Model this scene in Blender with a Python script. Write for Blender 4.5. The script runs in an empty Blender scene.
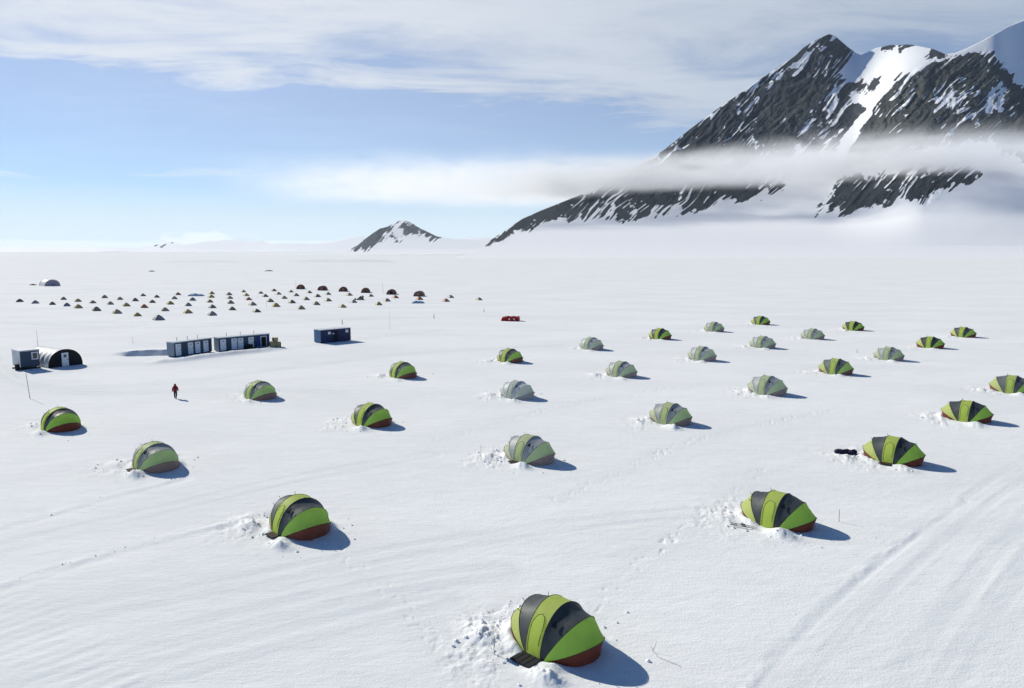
import bpy, math, random
import numpy as np
from mathutils import Vector, Matrix

random.seed(7)
RNG = np.random.default_rng(11)
SC = bpy.context.scene
COL = SC.collection

# ------------------------------------------------------------------ camera model
F, CX, CY, HZ, H = 740.0, 512.0, 344.0, 251.0, 17.5
PITCH = math.atan((CY - HZ) / F)
CP, SP = math.cos(PITCH), math.sin(PITCH)


def ray(px, py):
    rx = (np.asarray(px, float) - CX) / F
    ry = (CY - np.asarray(py, float)) / F
    dy = CP + ry * SP
    dz = -SP + ry * CP
    return rx / dy, dz / dy            # x/y and z/y of the ray


def W(px, py, z=0.0):
    u, e = ray(px, py)
    D = (z - H) / e
    return np.array([float(u * D), float(D), z])


# ------------------------------------------------------------------ noise
def _hash(ix, iy, seed):
    h = (ix.astype(np.int64) * 374761393 + iy.astype(np.int64) * 668265263 + seed * 1442695041) & 0xFFFFFFFF
    h = ((h ^ (h >> 13)) * 1274126177) & 0xFFFFFFFF
    h = (h ^ (h >> 16)) & 0xFFFFFFFF
    return h / 4294967295.0


def vnoise(x, y, seed=0):
    x = np.asarray(x, float); y = np.asarray(y, float)
    ix = np.floor(x); iy = np.floor(y)
    fx = x - ix; fy = y - iy
    fx = fx * fx * fx * (fx * (fx * 6 - 15) + 10)
    fy = fy * fy * fy * (fy * (fy * 6 - 15) + 10)
    a = _hash(ix, iy, seed); b = _hash(ix + 1, iy, seed)
    c = _hash(ix, iy + 1, seed); d = _hash(ix + 1, iy + 1, seed)
    return (a + (b - a) * fx) * (1 - fy) + (c + (d - c) * fx) * fy


def fbm(x, y, seed=0, octv=4, gain=0.5):
    s = 0; a = 1.0; t = 0
    for k in range(octv):
        s = s + a * vnoise(x * 2 ** k + 17.3 * k, y * 2 ** k - 9.1 * k, seed + k)
        t += a; a *= gain
    return s / t * 2 - 1


def sstep(a, b, x):
    t = np.clip((x - a) / (b - a), 0, 1)
    return t * t * (3 - 2 * t)


# ------------------------------------------------------------------ object helpers
def new_mesh(name, verts, faces, smooth=True):
    me = bpy.data.meshes.new(name)
    me.from_pydata([tuple(v) for v in verts], [], [tuple(f) for f in faces])
    me.update()
    if smooth:
        me.polygons.foreach_set('use_smooth', [True] * len(me.polygons))
    return me


def grid_mesh(name, P, wrap=False, attrs=None):
    """P: rows x cols x 3 array; one sheet."""
    n, m, _ = P.shape
    me = bpy.data.meshes.new(name)
    idx = np.arange(n * m).reshape(n, m)
    if wrap:
        nx = np.roll(idx, -1, axis=1)
        a, b, c, d = idx[:-1], nx[:-1], nx[1:], idx[1:]
    else:
        a, b, c, d = idx[:-1, :-1], idx[:-1, 1:], idx[1:, 1:], idx[1:, :-1]
    q = np.stack([a, b, c, d], -1).reshape(-1, 4).astype(np.int32)
    me.vertices.add(n * m)
    me.vertices.foreach_set('co', P.reshape(-1).astype(np.float32))
    me.loops.add(q.size)
    me.loops.foreach_set('vertex_index', q.reshape(-1))
    me.polygons.add(len(q))
    me.polygons.foreach_set('loop_start', np.arange(0, q.size, 4, dtype=np.int32))
    me.polygons.foreach_set('use_smooth', np.ones(len(q), bool))
    me.update(calc_edges=True)
    for k, v in (attrs or {}).items():
        at = me.attributes.new(k, 'FLOAT', 'POINT')
        at.data.foreach_set('value', v.reshape(-1).astype(np.float32))
    me.validate()
    return me


def link(name, me, mat=None, parent=None, loc=None):
    o = bpy.data.objects.new(name, me)
    COL.objects.link(o)
    if mat is not None and len(me.materials) == 0:
        me.materials.append(mat)
    if parent is not None:
        o.parent = parent
    if loc is not None:
        o.location = loc
    return o


def thing(name, label, cat, loc=(0, 0, 0), rz=0.0, group=None):
    o = bpy.data.objects.new(name, None)
    COL.objects.link(o)
    o.empty_display_size = 0.3
    o.location = loc
    o.rotation_euler = (0, 0, rz)
    return tag(o, label, cat, group)


def tag(o, label, cat, group=None):
    o['label'] = label
    o['category'] = cat
    if group:
        o['group'] = group
    return o


class MB:
    """collects simple shapes into one mesh"""
    def __init__(s):
        s.v, s.f = [], []

    def add(s, vs, fs):
        n = len(s.v)
        s.v += [tuple(v) for v in vs]
        s.f += [tuple(i + n for i in f) for f in fs]
        return s

    def box(s, x0, x1, y0, y1, z0, z1, b=0.0):
        """box with chamfered vertical and top edges when b > 0"""
        if b <= 0:
            vs = [(x, y, z) for z in (z0, z1) for x, y in ((x0, y0), (x1, y0), (x1, y1), (x0, y1))]
            return s.add(vs, [(3, 2, 1, 0), (4, 5, 6, 7), (0, 1, 5, 4), (1, 2, 6, 5), (2, 3, 7, 6), (3, 0, 4, 7)])
        def ring(i, z):
            return [(x0 + b + i, y0 + i, z), (x1 - b - i, y0 + i, z), (x1 - i, y0 + b + i, z), (x1 - i, y1 - b - i, z),
                    (x1 - b - i, y1 - i, z), (x0 + b + i, y1 - i, z), (x0 + i, y1 - b - i, z), (x0 + i, y0 + b + i, z)]
        vs = ring(b * .5, z0) + ring(0, z0 + b) + ring(0, z1 - b) + ring(b * .5, z1)
        fs = [tuple(range(7, -1, -1)), tuple(range(24, 32))]
        for r in range(3):
            for i in range(8):
                j = (i + 1) % 8
                fs.append((r * 8 + i, r * 8 + j, r * 8 + 8 + j, r * 8 + 8 + i))
        return s.add(vs, fs)

    def tube(s, pts, r, n=6, r1=None):
        pts = [Vector(p) for p in pts]
        r1 = r if r1 is None else r1
        vs, fs = [], []
        up = Vector((0, 0, 1))
        for k, p in enumerate(pts):
            a = pts[max(k - 1, 0)]; b = pts[min(k + 1, len(pts) - 1)]
            t = (b - a).normalized()
            ref = up if abs(t.z) < .9 else Vector((1, 0, 0))
            u = t.cross(ref).normalized(); w = t.cross(u)
            rr = r + (r1 - r) * k / max(len(pts) - 1, 1)
            for i in range(n):
                an = 2 * math.pi * i / n
                vs.append(p + u * (rr * math.cos(an)) + w * (rr * math.sin(an)))
        for k in range(len(pts) - 1):
            for i in range(n):
                j = (i + 1) % n
                fs.append((k * n + i, k * n + j, (k + 1) * n + j, (k + 1) * n + i))
        fs.append(tuple(range(n - 1, -1, -1)))
        fs.append(tuple((len(pts) - 1) * n + i for i in range(n)))
        return s.add(vs, fs)

    def rock(s, c, r, seed, squash=.7):
        g = np.random.default_rng(seed)
        vs = []
        for th, m in ((.25, 5), (1.1, 6), (1.9, 6)):
            for i in range(m):
                a = 2 * math.pi * (i + g.random() * .5) / m
                q = r * (.7 + .5 * g.random())
                vs.append((c[0] + q * math.sin(th) * math.cos(a), c[1] + q * math.sin(th) * math.sin(a), c[2] + q * squash * math.cos(th)))
        fs = [(0, 1, 2, 3, 4)]
        for i in range(5):
            fs.append((i, 5 + i, 5 + i + 1, (i + 1) % 5))
        fs.append((0, 10, 5))
        for i in range(6):
            j = (i + 1) % 6
            fs.append((5 + i, 11 + i, 11 + j, 5 + j))
        return s.add(vs, fs)

    def build(s, name, mat, parent=None, smooth=False, loc=None):
        return link(name, new_mesh(name, s.v, s.f, smooth), mat, parent, loc)


# ------------------------------------------------------------------ materials
def nodes_of(m):
    m.use_nodes = True
    nt = m.node_tree
    nt.nodes.clear()
    return nt


class NT:
    def __init__(s, nt):
        s.nt = nt

    def n(s, t, **kw):
        x = s.nt.nodes.new(t)
        for k, v in kw.items():
            if k.startswith('i_'):
                x.inputs[k[2:].replace('_', ' ')].default_value = v
            else:
                setattr(x, k, v)
        return x

    def l(s, a, b):
        s.nt.links.new(a, b)

    def math(s, op, a, b=None, c=None, clamp=False):
        x = s.n('ShaderNodeMath', operation=op, use_clamp=clamp)
        for i, v in enumerate((a, b, c)):
            if v is None:
                continue
            if isinstance(v, (int, float)):
                x.inputs[i].default_value = v
            else:
                s.l(v, x.inputs[i])
        return x.outputs[0]

    def mix(s, fac, a, b):
        x = s.n('ShaderNodeMix', data_type='RGBA')
        for sock, v in ((x.inputs[0], fac), (x.inputs[6], a), (x.inputs[7], b)):
            if isinstance(v, (int, float)):
                sock.default_value = v
            elif isinstance(v, tuple):
                sock.default_value = (*v, 1)
            else:
                s.l(v, sock)
        return x.outputs[2]

    def smooth(s, x, a, b):
        m = s.n('ShaderNodeMapRange', interpolation_type='SMOOTHSTEP')
        for i, v in ((0, x), (1, a), (2, b)):
            if isinstance(v, (int, float)):
                m.inputs[i].default_value = v
            else:
                s.l(v, m.inputs[i])
        m.inputs[3].default_value = 0
        m.inputs[4].default_value = 1
        return m.outputs[0]

    def noise(s, vec, scale, detail=4, rough=.5, dist=0.0):
        x = s.n('ShaderNodeTexNoise')
        x.inputs['Scale'].default_value = scale
        x.inputs['Detail'].default_value = detail
        x.inputs['Roughness'].default_value = rough
        x.inputs['Distortion'].default_value = dist
        if vec is not None:
            s.l(vec, x.inputs['Vector'])
        return x.outputs[0]

    def mapping(s, vec, scale=(1, 1, 1), rot=(0, 0, 0), loc=(0, 0, 0)):
        x = s.n('ShaderNodeMapping')
        x.inputs['Scale'].default_value = scale
        x.inputs['Rotation'].default_value = rot
        x.inputs['Location'].default_value = loc
        s.l(vec, x.inputs['Vector'])
        return x.outputs[0]


def simple(name, col, rough=.6, metal=0.0, var=.12, scale=3.0, spec=.3, bump=0.0):
    m = bpy.data.materials.new(name)
    t = NT(nodes_of(m))
    tc = t.n('ShaderNodeTexCoord').outputs['Object']
    nz = t.noise(tc, scale, 5, .6)
    c = t.mix(nz, tuple(max(0, x * (1 - var)) for x in col), tuple(min(1, x * (1 + var)) for x in col))
    p = t.n('ShaderNodeBsdfPrincipled')
    t.l(c, p.inputs['Base Color'])
    p.inputs['Roughness'].default_value = rough
    p.inputs['Metallic'].default_value = metal
    p.inputs['Specular IOR Level'].default_value = spec
    if bump:
        b = t.n('ShaderNodeBump')
        b.inputs['Strength'].default_value = 1
        b.inputs['Distance'].default_value = bump
        t.l(t.noise(tc, scale * 4, 4), b.inputs['Height'])
        t.l(b.outputs[0], p.inputs['Normal'])
    o = t.n('ShaderNodeOutputMaterial')
    t.l(p.outputs[0], o.inputs['Surface'])
    return m


def fabric(name, col, transl=.35, frost_col=(.80, .83, .83), sheen=0.0):
    """woven tent fabric that lets some light through; the object property «frost» covers it in rime"""
    m = bpy.data.materials.new(name)
    t = NT(nodes_of(m))
    tc = t.n('ShaderNodeTexCoord').outputs['Object']
    at = t.n('ShaderNodeAttribute', attribute_type='OBJECT', attribute_name='frost').outputs['Fac']
    nz = t.noise(tc, 1.3, 5, .6)
    nf = t.noise(tc, 9, 5, .65)
    base = t.mix(nz, tuple(x * .9 for x in col), tuple(min(1, x * 1.08) for x in col))
    k = t.math('MULTIPLY_ADD', nf, .5, .72)
    f = t.math('MULTIPLY', at, k, clamp=True)
    c = t.mix(f, base, frost_col)
    p = t.n('ShaderNodeBsdfPrincipled')
    t.l(c, p.inputs['Base Color'])
    p.inputs['Roughness'].default_value = .55
    p.inputs['Specular IOR Level'].default_value = .25
    b = t.n('ShaderNodeBump')
    b.inputs['Strength'].default_value = .5
    b.inputs['Distance'].default_value = .03
    t.l(t.noise(t.mapping(tc, (1, 1, 1)), 2.2, 3, .5, .6), b.inputs['Height'])
    t.l(b.outputs[0], p.inputs['Normal'])
    tr = t.n('ShaderNodeBsdfTranslucent')
    t.l(c, tr.inputs['Color'])
    ms = t.n('ShaderNodeMixShader')
    ms.inputs[0].default_value = transl
    t.l(p.outputs[0], ms.inputs[1])
    t.l(tr.outputs[0], ms.inputs[2])
    o = t.n('ShaderNodeOutputMaterial')
    t.l(ms.outputs[0], o.inputs['Surface'])
    return m


def snow_material():
    m = bpy.data.materials.new('wind_packed_snow')
    t = NT(nodes_of(m))
    tc = t.n('ShaderNodeTexCoord').outputs['Object']
    big = t.noise(t.mapping(tc, (1, 2.2, 1), (0, 0, .5)), .035, 6, .6, .4)
    mid = t.noise(t.mapping(tc, (1, 3.5, 1), (0, 0, .45)), .35, 6, .62, .5)
    k = t.math('MULTIPLY_ADD', mid, .4, t.math('MULTIPLY', big, .6))
    c = t.mix(t.smooth(k, .36, .64), (.745, .752, .752), (.82, .826, .824))
    wn = t.n('ShaderNodeAttribute', attribute_name='worn').outputs['Fac']
    c = t.mix(t.math('MULTIPLY', wn, .38, clamp=True), c, (.68, .70, .71))
    p = t.n('ShaderNodeBsdfPrincipled')
    t.l(c, p.inputs['Base Color'])
    p.inputs['Roughness'].default_value = .95
    p.inputs['Specular IOR Level'].default_value = .03
    fine = t.noise(tc, 9, 5, .6)
    med = t.noise(t.mapping(tc, (1, 2.6, 1), (0, 0, .45)), 1.6, 6, .6, .4)
    rid = t.noise(t.mapping(tc, (.5, 2.6, 1), (0, 0, .55)), .5, 4, .55, .3)
    hh = t.math('MULTIPLY_ADD', med, .030, t.math('MULTIPLY_ADD', fine, .020, t.math('MULTIPLY', rid, .022)))
    b = t.n('ShaderNodeBump')
    b.inputs['Strength'].default_value = .9
    b.inputs['Distance'].default_value = 1.0
    t.l(hh, b.inputs['Height'])
    t.l(b.outputs[0], p.inputs['Normal'])
    o = t.n('ShaderNodeOutputMaterial')
    t.l(p.outputs[0], o.inputs['Surface'])
    return m


def mountain_material(name, rock_a, rock_b, nscale, bump):
    m = bpy.data.materials.new(name)
    t = NT(nodes_of(m))
    tc = t.n('ShaderNodeTexCoord').outputs['Object']
    rk = t.n('ShaderNodeAttribute', attribute_name='rock').outputs['Fac']
    ti = t.n('ShaderNodeAttribute', attribute_name='tint').outputs['Fac']
    n1 = t.noise(tc, nscale, 8, .65)
    n2 = t.noise(tc, nscale * 3.3, 6, .7)
    r = t.smooth(t.math('MULTIPLY_ADD', t.math('SUBTRACT', n1, .5), 1.25, rk), .42, .56)
    rc = t.mix(t.smooth(n2, .3, .7), rock_a, rock_b)
    rc = t.mix(t.math('MULTIPLY', ti, t.smooth(n1, .35, .65)), rc, (.076, .082, .068))
    c = t.mix(r, (.84, .845, .86), rc)
    p = t.n('ShaderNodeBsdfPrincipled')
    t.l(c, p.inputs['Base Color'])
    p.inputs['Roughness'].default_value = .8
    p.inputs['Specular IOR Level'].default_value = .1
    b = t.n('ShaderNodeBump')
    t.l(t.math('MULTIPLY_ADD', r, .75, .04), b.inputs['Strength'])
    b.inputs['Distance'].default_value = bump
    t.l(t.math('MULTIPLY_ADD', n2, .4, n1), b.inputs['Height'])
    t.l(b.outputs[0], p.inputs['Normal'])
    o = t.n('ShaderNodeOutputMaterial')
    t.l(p.outputs[0], o.inputs['Surface'])
    return m


M = {}
M['snow'] = snow_material()
M['lump'] = simple('loose_snow', (.84, .845, .86), .7, var=.04, scale=6, spec=.1)
M['lime'] = fabric('lime_fabric', (.84, .98, .33), .76)
M['green'] = fabric('green_fabric', (.56, .91, .25), .74)
M['pale'] = fabric('lit_pale_lime_fabric', (.87, .98, .42), .76)
M['char'] = fabric('charcoal_fabric', (.052, .062, .07), .12, frost_col=(.52, .55, .57))
M['red'] = fabric('maroon_fabric', (.19, .05, .035), .3, frost_col=(.42, .40, .42))
M['seam'] = simple('black_webbing', (.02, .022, .025), .7)
M['mat'] = simple('brown_board', (.05, .032, .022), .8, var=.3)
M['grey_tent'] = fabric('grey_tent_fabric', (.38, .34, .28), .4)
M['slate_tent'] = fabric('slate_tent_fabric', (.30, .30, .31), .3)
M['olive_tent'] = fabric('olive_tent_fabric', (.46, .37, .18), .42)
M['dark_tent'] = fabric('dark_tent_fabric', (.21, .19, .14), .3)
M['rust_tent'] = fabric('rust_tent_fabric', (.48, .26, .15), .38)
M['lit_yellow_tent'] = fabric('lit_yellow_tent_fabric', (.55, .46, .12), .4)
M['lit_cream_tent'] = fabric('lit_cream_tent_fabric', (.60, .56, .30), .4)
M['lit_orange_tent'] = fabric('lit_orange_tent_fabric', (.5, .17, .05), .35)
M['fadegrey_tent'] = fabric('light_grey_tent_fabric', (.36, .37, .38), .3)
M['maroon_arch'] = fabric('maroon_arch_fabric', (.20, .05, .04), .35)
M['brown_arch'] = fabric('brown_arch_fabric', (.17, .09, .06), .3)
M['pale_arch'] = fabric('faded_brown_fabric', (.42, .25, .17), .35)
M['red_tent'] = fabric('red_tunnel_fabric', (.42, .012, .02), .25)
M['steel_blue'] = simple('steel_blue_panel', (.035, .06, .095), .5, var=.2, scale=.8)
M['lit_end_and_step'] = simple('lit_end_and_step_panel', (.17, .23, .30), .5, var=.12, scale=.8)
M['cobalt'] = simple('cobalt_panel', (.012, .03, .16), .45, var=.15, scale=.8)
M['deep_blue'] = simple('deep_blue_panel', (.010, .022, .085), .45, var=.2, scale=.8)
M['lit_blue'] = simple('lit_blue_panel', (.022, .10, .23), .45, var=.15, scale=.8)
M['white'] = simple('white_door', (.72, .74, .76), .45, var=.06)
M['roof_grey'] = simple('snowy_roof', (.55, .58, .6), .7, var=.15)
M['glass'] = simple('dark_window', (.02, .03, .035), .12, spec=.6)
M['black'] = simple('black_fabric', (.012, .013, .016), .8, var=.3)
M['silver'] = simple('white_cover_and_lit_end', (.70, .71, .71), .6, var=.1, scale=1.5)
M['metal'] = simple('dull_metal', (.25, .26, .27), .4, .6)
M['bamboo'] = simple('bamboo', (.16, .13, .08), .7)
M['dark_rubber'] = simple('dark_rubber', (.015, .015, .017), .7)
M['plywood'] = simple('plywood_crate', (.42, .33, .15), .7, var=.25)
M['navy_bag'] = simple('navy_bag', (.014, .014, .045), .7, var=.3)
M['tarp_and_shade_blue'] = simple('pale_blue_tarp_and_shade', (.30, .43, .54), .6, var=.15)
M['jacket'] = simple('crimson_jacket', (.20, .008, .018), .75, var=.25)
M['trouser'] = simple('black_trouser', (.012, .016, .02), .8, var=.2)
M['skin'] = simple('skin', (.42, .25, .18), .5)
M['violet_grey'] = simple('violet_grey_cover', (.16, .15, .20), .6, var=.12)

# ------------------------------------------------------------------ sun and sky
SUN_EL = math.radians(30.0)
SUN_AZ = math.radians(50.0)            # to the left of straight ahead
SDIR = Vector((-math.sin(SUN_AZ) * math.cos(SUN_EL), math.cos(SUN_AZ) * math.cos(SUN_EL), math.sin(SUN_EL)))
ld = bpy.data.lights.new('sun', 'SUN')
ld.energy = 4.4
ld.angle = math.radians(.53)
ld.color = (1.0, .955, .835)
lo = bpy.data.objects.new('sun', ld)
COL.objects.link(lo)
lo.rotation_euler = SDIR.to_track_quat('Z', 'Y').to_euler()
lo.location = (0, 0, 60)

wd = bpy.data.worlds.new('World')
SC.world = wd
wd.use_nodes = True
t = NT(wd.node_tree)
wd.node_tree.nodes.clear()
sky = t.n('ShaderNodeTexSky', sky_type='NISHITA', sun_disc=False)
sky.sun_elevation = SUN_EL
sky.sun_rotation = -SUN_AZ
sky.altitude = 3000
sky.air_density = 1.0
sky.dust_density = .15
sky.ozone_density = 5.0
bg = t.n('ShaderNodeBackground')
bg.inputs['Strength'].default_value = .082
tn = t.n('ShaderNodeMix', data_type='RGBA', blend_type='MULTIPLY')
tn.inputs[0].default_value = 1
tn.inputs[7].default_value = (.55, .88, 1.06, 1)
t.l(sky.outputs[0], tn.inputs[6])
t.l(tn.outputs[2], bg.inputs['Color'])
gen = t.n('ShaderNodeTexCoord').outputs['Generated']
sep = t.n('ShaderNodeSeparateXYZ')
t.l(gen, sep.inputs[0])
X, Y, Z = sep.outputs
hyp = t.math('SQRT', t.math('MULTIPLY_ADD', X, X, t.math('MULTIPLY', Y, Y)))
el = t.math('DIVIDE', Z, t.math('MAXIMUM', hyp, .001))
az = t.math('ARCTAN2', X, Y)
zz = t.math('ADD', t.math('MAXIMUM', Z, 0.0), .06)
cmb = t.n('ShaderNodeCombineXYZ')
t.l(t.math('DIVIDE', X, zz), cmb.inputs[0])
t.l(t.math('DIVIDE', Y, zz), cmb.inputs[1])
pl = cmb.outputs[0]
cm2 = t.n('ShaderNodeCombineXYZ')
t.l(az, cm2.inputs[0])
t.l(el, cm2.inputs[1])
sp = cm2.outputs[0]
# high cirrus sheet: long fibres, seen in perspective on a flat layer
n_big = t.noise(t.mapping(pl, (.55, .75, 1), (0, 0, -.25), (3.1, 1.2, 0)), .55, 3, .5, .3)
n_fib = t.noise(t.mapping(pl, (.75, 1.35, 1), (0, 0, -.30), (1.7, .3, 0)), 1.2, 12, .64, .45)
n_mix = t.math('MULTIPLY_ADD', n_big, .45, t.math('MULTIPLY', n_fib, .6))
edge = t.math('SUBTRACT', .190, t.math('MULTIPLY', t.math('MAXIMUM', t.math('ADD', az, .15), 0.0), .16))
edge = t.math('MULTIPLY_ADD', t.math('SUBTRACT', .5, n_fib), .16, edge)
upper = t.smooth(t.math('SUBTRACT', el, edge), -.02, .045)
cir = t.math('MULTIPLY', upper, t.math('MULTIPLY_ADD', t.smooth(n_mix, .36, .60), .62, .30))
cir = t.math('MULTIPLY', cir, t.math('MULTIPLY', t.smooth(el, .75, .4), t.smooth(t.math('ABSOLUTE', az), 1.3, .9)))
# thin low streaks
n_low = t.noise(t.mapping(sp, (2.2, 26, 1), (0, 0, .02), (.4, .2, 0)), 1.5, 7, .6, .4)
band = t.math('MULTIPLY', t.smooth(el, .03, .075), t.smooth(el, .16, .085))
low = t.math('MULTIPLY', band, t.math('MULTIPLY', t.smooth(n_low, .44, .66), .8))
# pale air over the horizon and a low bank of cloud far out to the left
hor = t.math('MULTIPLY', t.smooth(el, .15, 0.01), .95)
n_bank = t.noise(t.mapping(sp, (7, 40, 1)), 1.0, 5, .55)
btop = t.math('MULTIPLY_ADD', n_bank, .016, .006)
bank = t.math('MULTIPLY', t.smooth(el, btop, t.math('SUBTRACT', btop, .004)), .85)
veil = t.math('MULTIPLY', t.math('MULTIPLY', t.smooth(el, .45, .25), t.smooth(t.math('ABSOLUTE', az), 1.3, .8)), .46)
fac = t.math('MAXIMUM', t.math('MAXIMUM', t.math('MAXIMUM', cir, veil), low), t.math('MAXIMUM', hor, bank))
lit = t.smooth(az, .75, -.45)
ccol = t.mix(lit, (.30, .36, .455), (.60, .63, .68))
ccol = t.mix(t.math('MULTIPLY', t.smooth(n_mix, .46, .66), .45), ccol, t.mix(lit, (.46, .52, .60), (.76, .78, .80)))
ccol = t.mix(t.smooth(el, .2, .03), ccol, (.60, .685, .715))
bg2 = t.n('ShaderNodeBackground')
bg2.inputs['Strength'].default_value = 1.0
t.l(ccol, bg2.inputs['Color'])
# a puff of cloud over the far hills, its right side greyer
pu = t.math('POWER', t.math('DIVIDE', t.math('ADD', az, .385), .062), 2.0)
pv = t.math('POWER', t.math('DIVIDE', t.math('SUBTRACT', el, .012), .014), 2.0)
n_pf = t.noise(t.mapping(sp, (22, 60, 1)), 1.6, 6, .6)
pd = t.math('ADD', t.math('SQRT', t.math('ADD', pu, pv)), t.math('MULTIPLY', t.math('SUBTRACT', n_pf, .5), 1.6))
puff = t.smooth(pd, 1.05, .65)
bankm = t.math('MULTIPLY', bank, t.smooth(az, .0, -.12))
ccol = t.mix(t.math('MAXIMUM', bankm, puff), ccol, t.mix(t.math('MULTIPLY', puff, t.smooth(az, -.375, -.345)), (.79, .83, .84), (.58, .64, .69)))
t.l(ccol, bg2.inputs['Color'])
fac = t.math('MAXIMUM', fac, puff)
mx = t.n('ShaderNodeMixShader')
t.l(fac, mx.inputs[0])
t.l(bg.outputs[0], mx.inputs[1])
t.l(bg2.outputs[0], mx.inputs[2])
t.l(mx.outputs[0], t.n('ShaderNodeOutputWorld').inputs['Surface'])

# ------------------------------------------------------------------ where things stand
# big tents: x0, x1, bottom row in the photo, frost
TENTS = [
    (508, 605, 667, .0), (270, 331, 540, .03), (739, 815, 531, .0), (134, 179, 473, .45), (506, 553, 466, .62),
    (862, 923, 466, .0), (42, 81, 431, .0), (352, 392, 428, .04), (649, 692, 426, .55), (940, 992, 424, .0),
    (244, 277, 400, .36), (501, 534, 400, .95), (749, 785, 397, .66), (992, 1030, 395, .15), (389, 417, 379, .12),
    (607, 636, 378, .70), (818, 853, 376, .18), (498, 522, 363, .12), (688, 716, 362, .72), (873, 904, 361, .62),
    (580, 603, 350, .78), (750, 775, 349, .70), (916, 944, 349, .0), (649, 671, 340, .05), (801, 824, 340, .66),
    (950, 976, 338, .06), (704, 724, 332, .66), (842, 864, 331, .0), (751, 770, 325, .08),
]
TYAW = math.radians(-44)
TPOS = []
for x0, x1, yb, fr in TENTS:
    p = W((x0 + x1) / 2, yb)
    d = p / np.hypot(p[0], p[1])
    TPOS.append((p[0] + d[0] * 1.85, p[1] + d[1] * 1.85))
TP = np.array(TPOS)

# ------------------------------------------------------------------ ground
TRACKS = []          # (points, kind, width, depth)


def track(pxs, kind, width=.35, depth=.05, gauge=1.6):
    P = np.array([W(*q)[:2] for q in pxs])
    # smooth the polyline
    for _ in range(3):
        Q = [P[0]]
        for a, b in zip(P[:-1], P[1:]):
            Q += [a * .75 + b * .25, a * .25 + b * .75]
        Q.append(P[-1])
        P = np.array(Q)
    TRACKS.append((P, kind, width, depth, gauge))


track([(-40, 596), (0, 585), (60, 568), (110, 552), (150, 542), (215, 527), (268, 512)], 'windrow', .5, .13)
track([(-40, 537), (0, 527), (60, 512), (105, 497), (150, 487), (178, 479)], 'windrow', .45, .12)
track([(-30, 556), (60, 533), (160, 510), (260, 487), (340, 470), (430, 455)], 'ruts', .35, .05)
track([(-30, 640), (80, 612), (200, 590), (330, 565), (470, 540), (610, 520), (740, 508)], 'ruts', .4, .05)
track([(-30, 690), (100, 655), (240, 618), (380, 588), (500, 572)], 'ruts', .5, .05)
track([(60, 700), (200, 660), (330, 625), (440, 600)], 'ruts', .5, .045)
track([(-30, 600), (10, 612), (60, 655), (100, 700)], 'ribs', 1.4, .035)
track([(760, 700), (815, 640), (860, 595), (930, 535), (990, 490), (1060, 445)], 'ruts', .35, .05)
track([(900, 720), (950, 640), (1000, 570), (1060, 500)], 'ruts', .6, .05)
track([(745, 690), (800, 625), (850, 580), (905, 538), (960, 500)], 'windrow', .3, .06)
track([(-20, 345), (-2, 365), (22, 384), (70, 388), (160, 384), (250, 372), (330, 362), (420, 352), (560, 345)], 'ruts', .6, .06)
track([(-20, 352), (8, 378), (60, 393), (150, 392), (260, 388), (340, 392)], 'ruts', .6, .06)
track([(60, 372), (110, 362), (170, 365), (230, 357), (290, 348), (350, 340), (440, 330)], 'ruts', .6, .06)
track([(-20, 322), (80, 326), (180, 328), (280, 322), (380, 318), (520, 316)], 'ruts', .8, .08)
track([(540, 660), (640, 560), (720, 505), (760, 470)], 'steps', .5, .05)
track([(450, 660), (400, 600), (330, 545), (300, 530)], 'steps', .5, .05)
track([(440, 440), (480, 430), (540, 410), (620, 395), (700, 385)], 'steps', .6, .05)
track([(560, 500), (620, 470), (690, 440), (760, 425), (840, 410)], 'steps', .6, .05)


def gh_base(x, y):
    r = np.hypot(x, y)
    z = .22 * fbm(x / 45, y / 45, 3, 3) * sstep(20, 60, r) * sstep(900, 300, r)
    return z


WORN = {}


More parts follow.
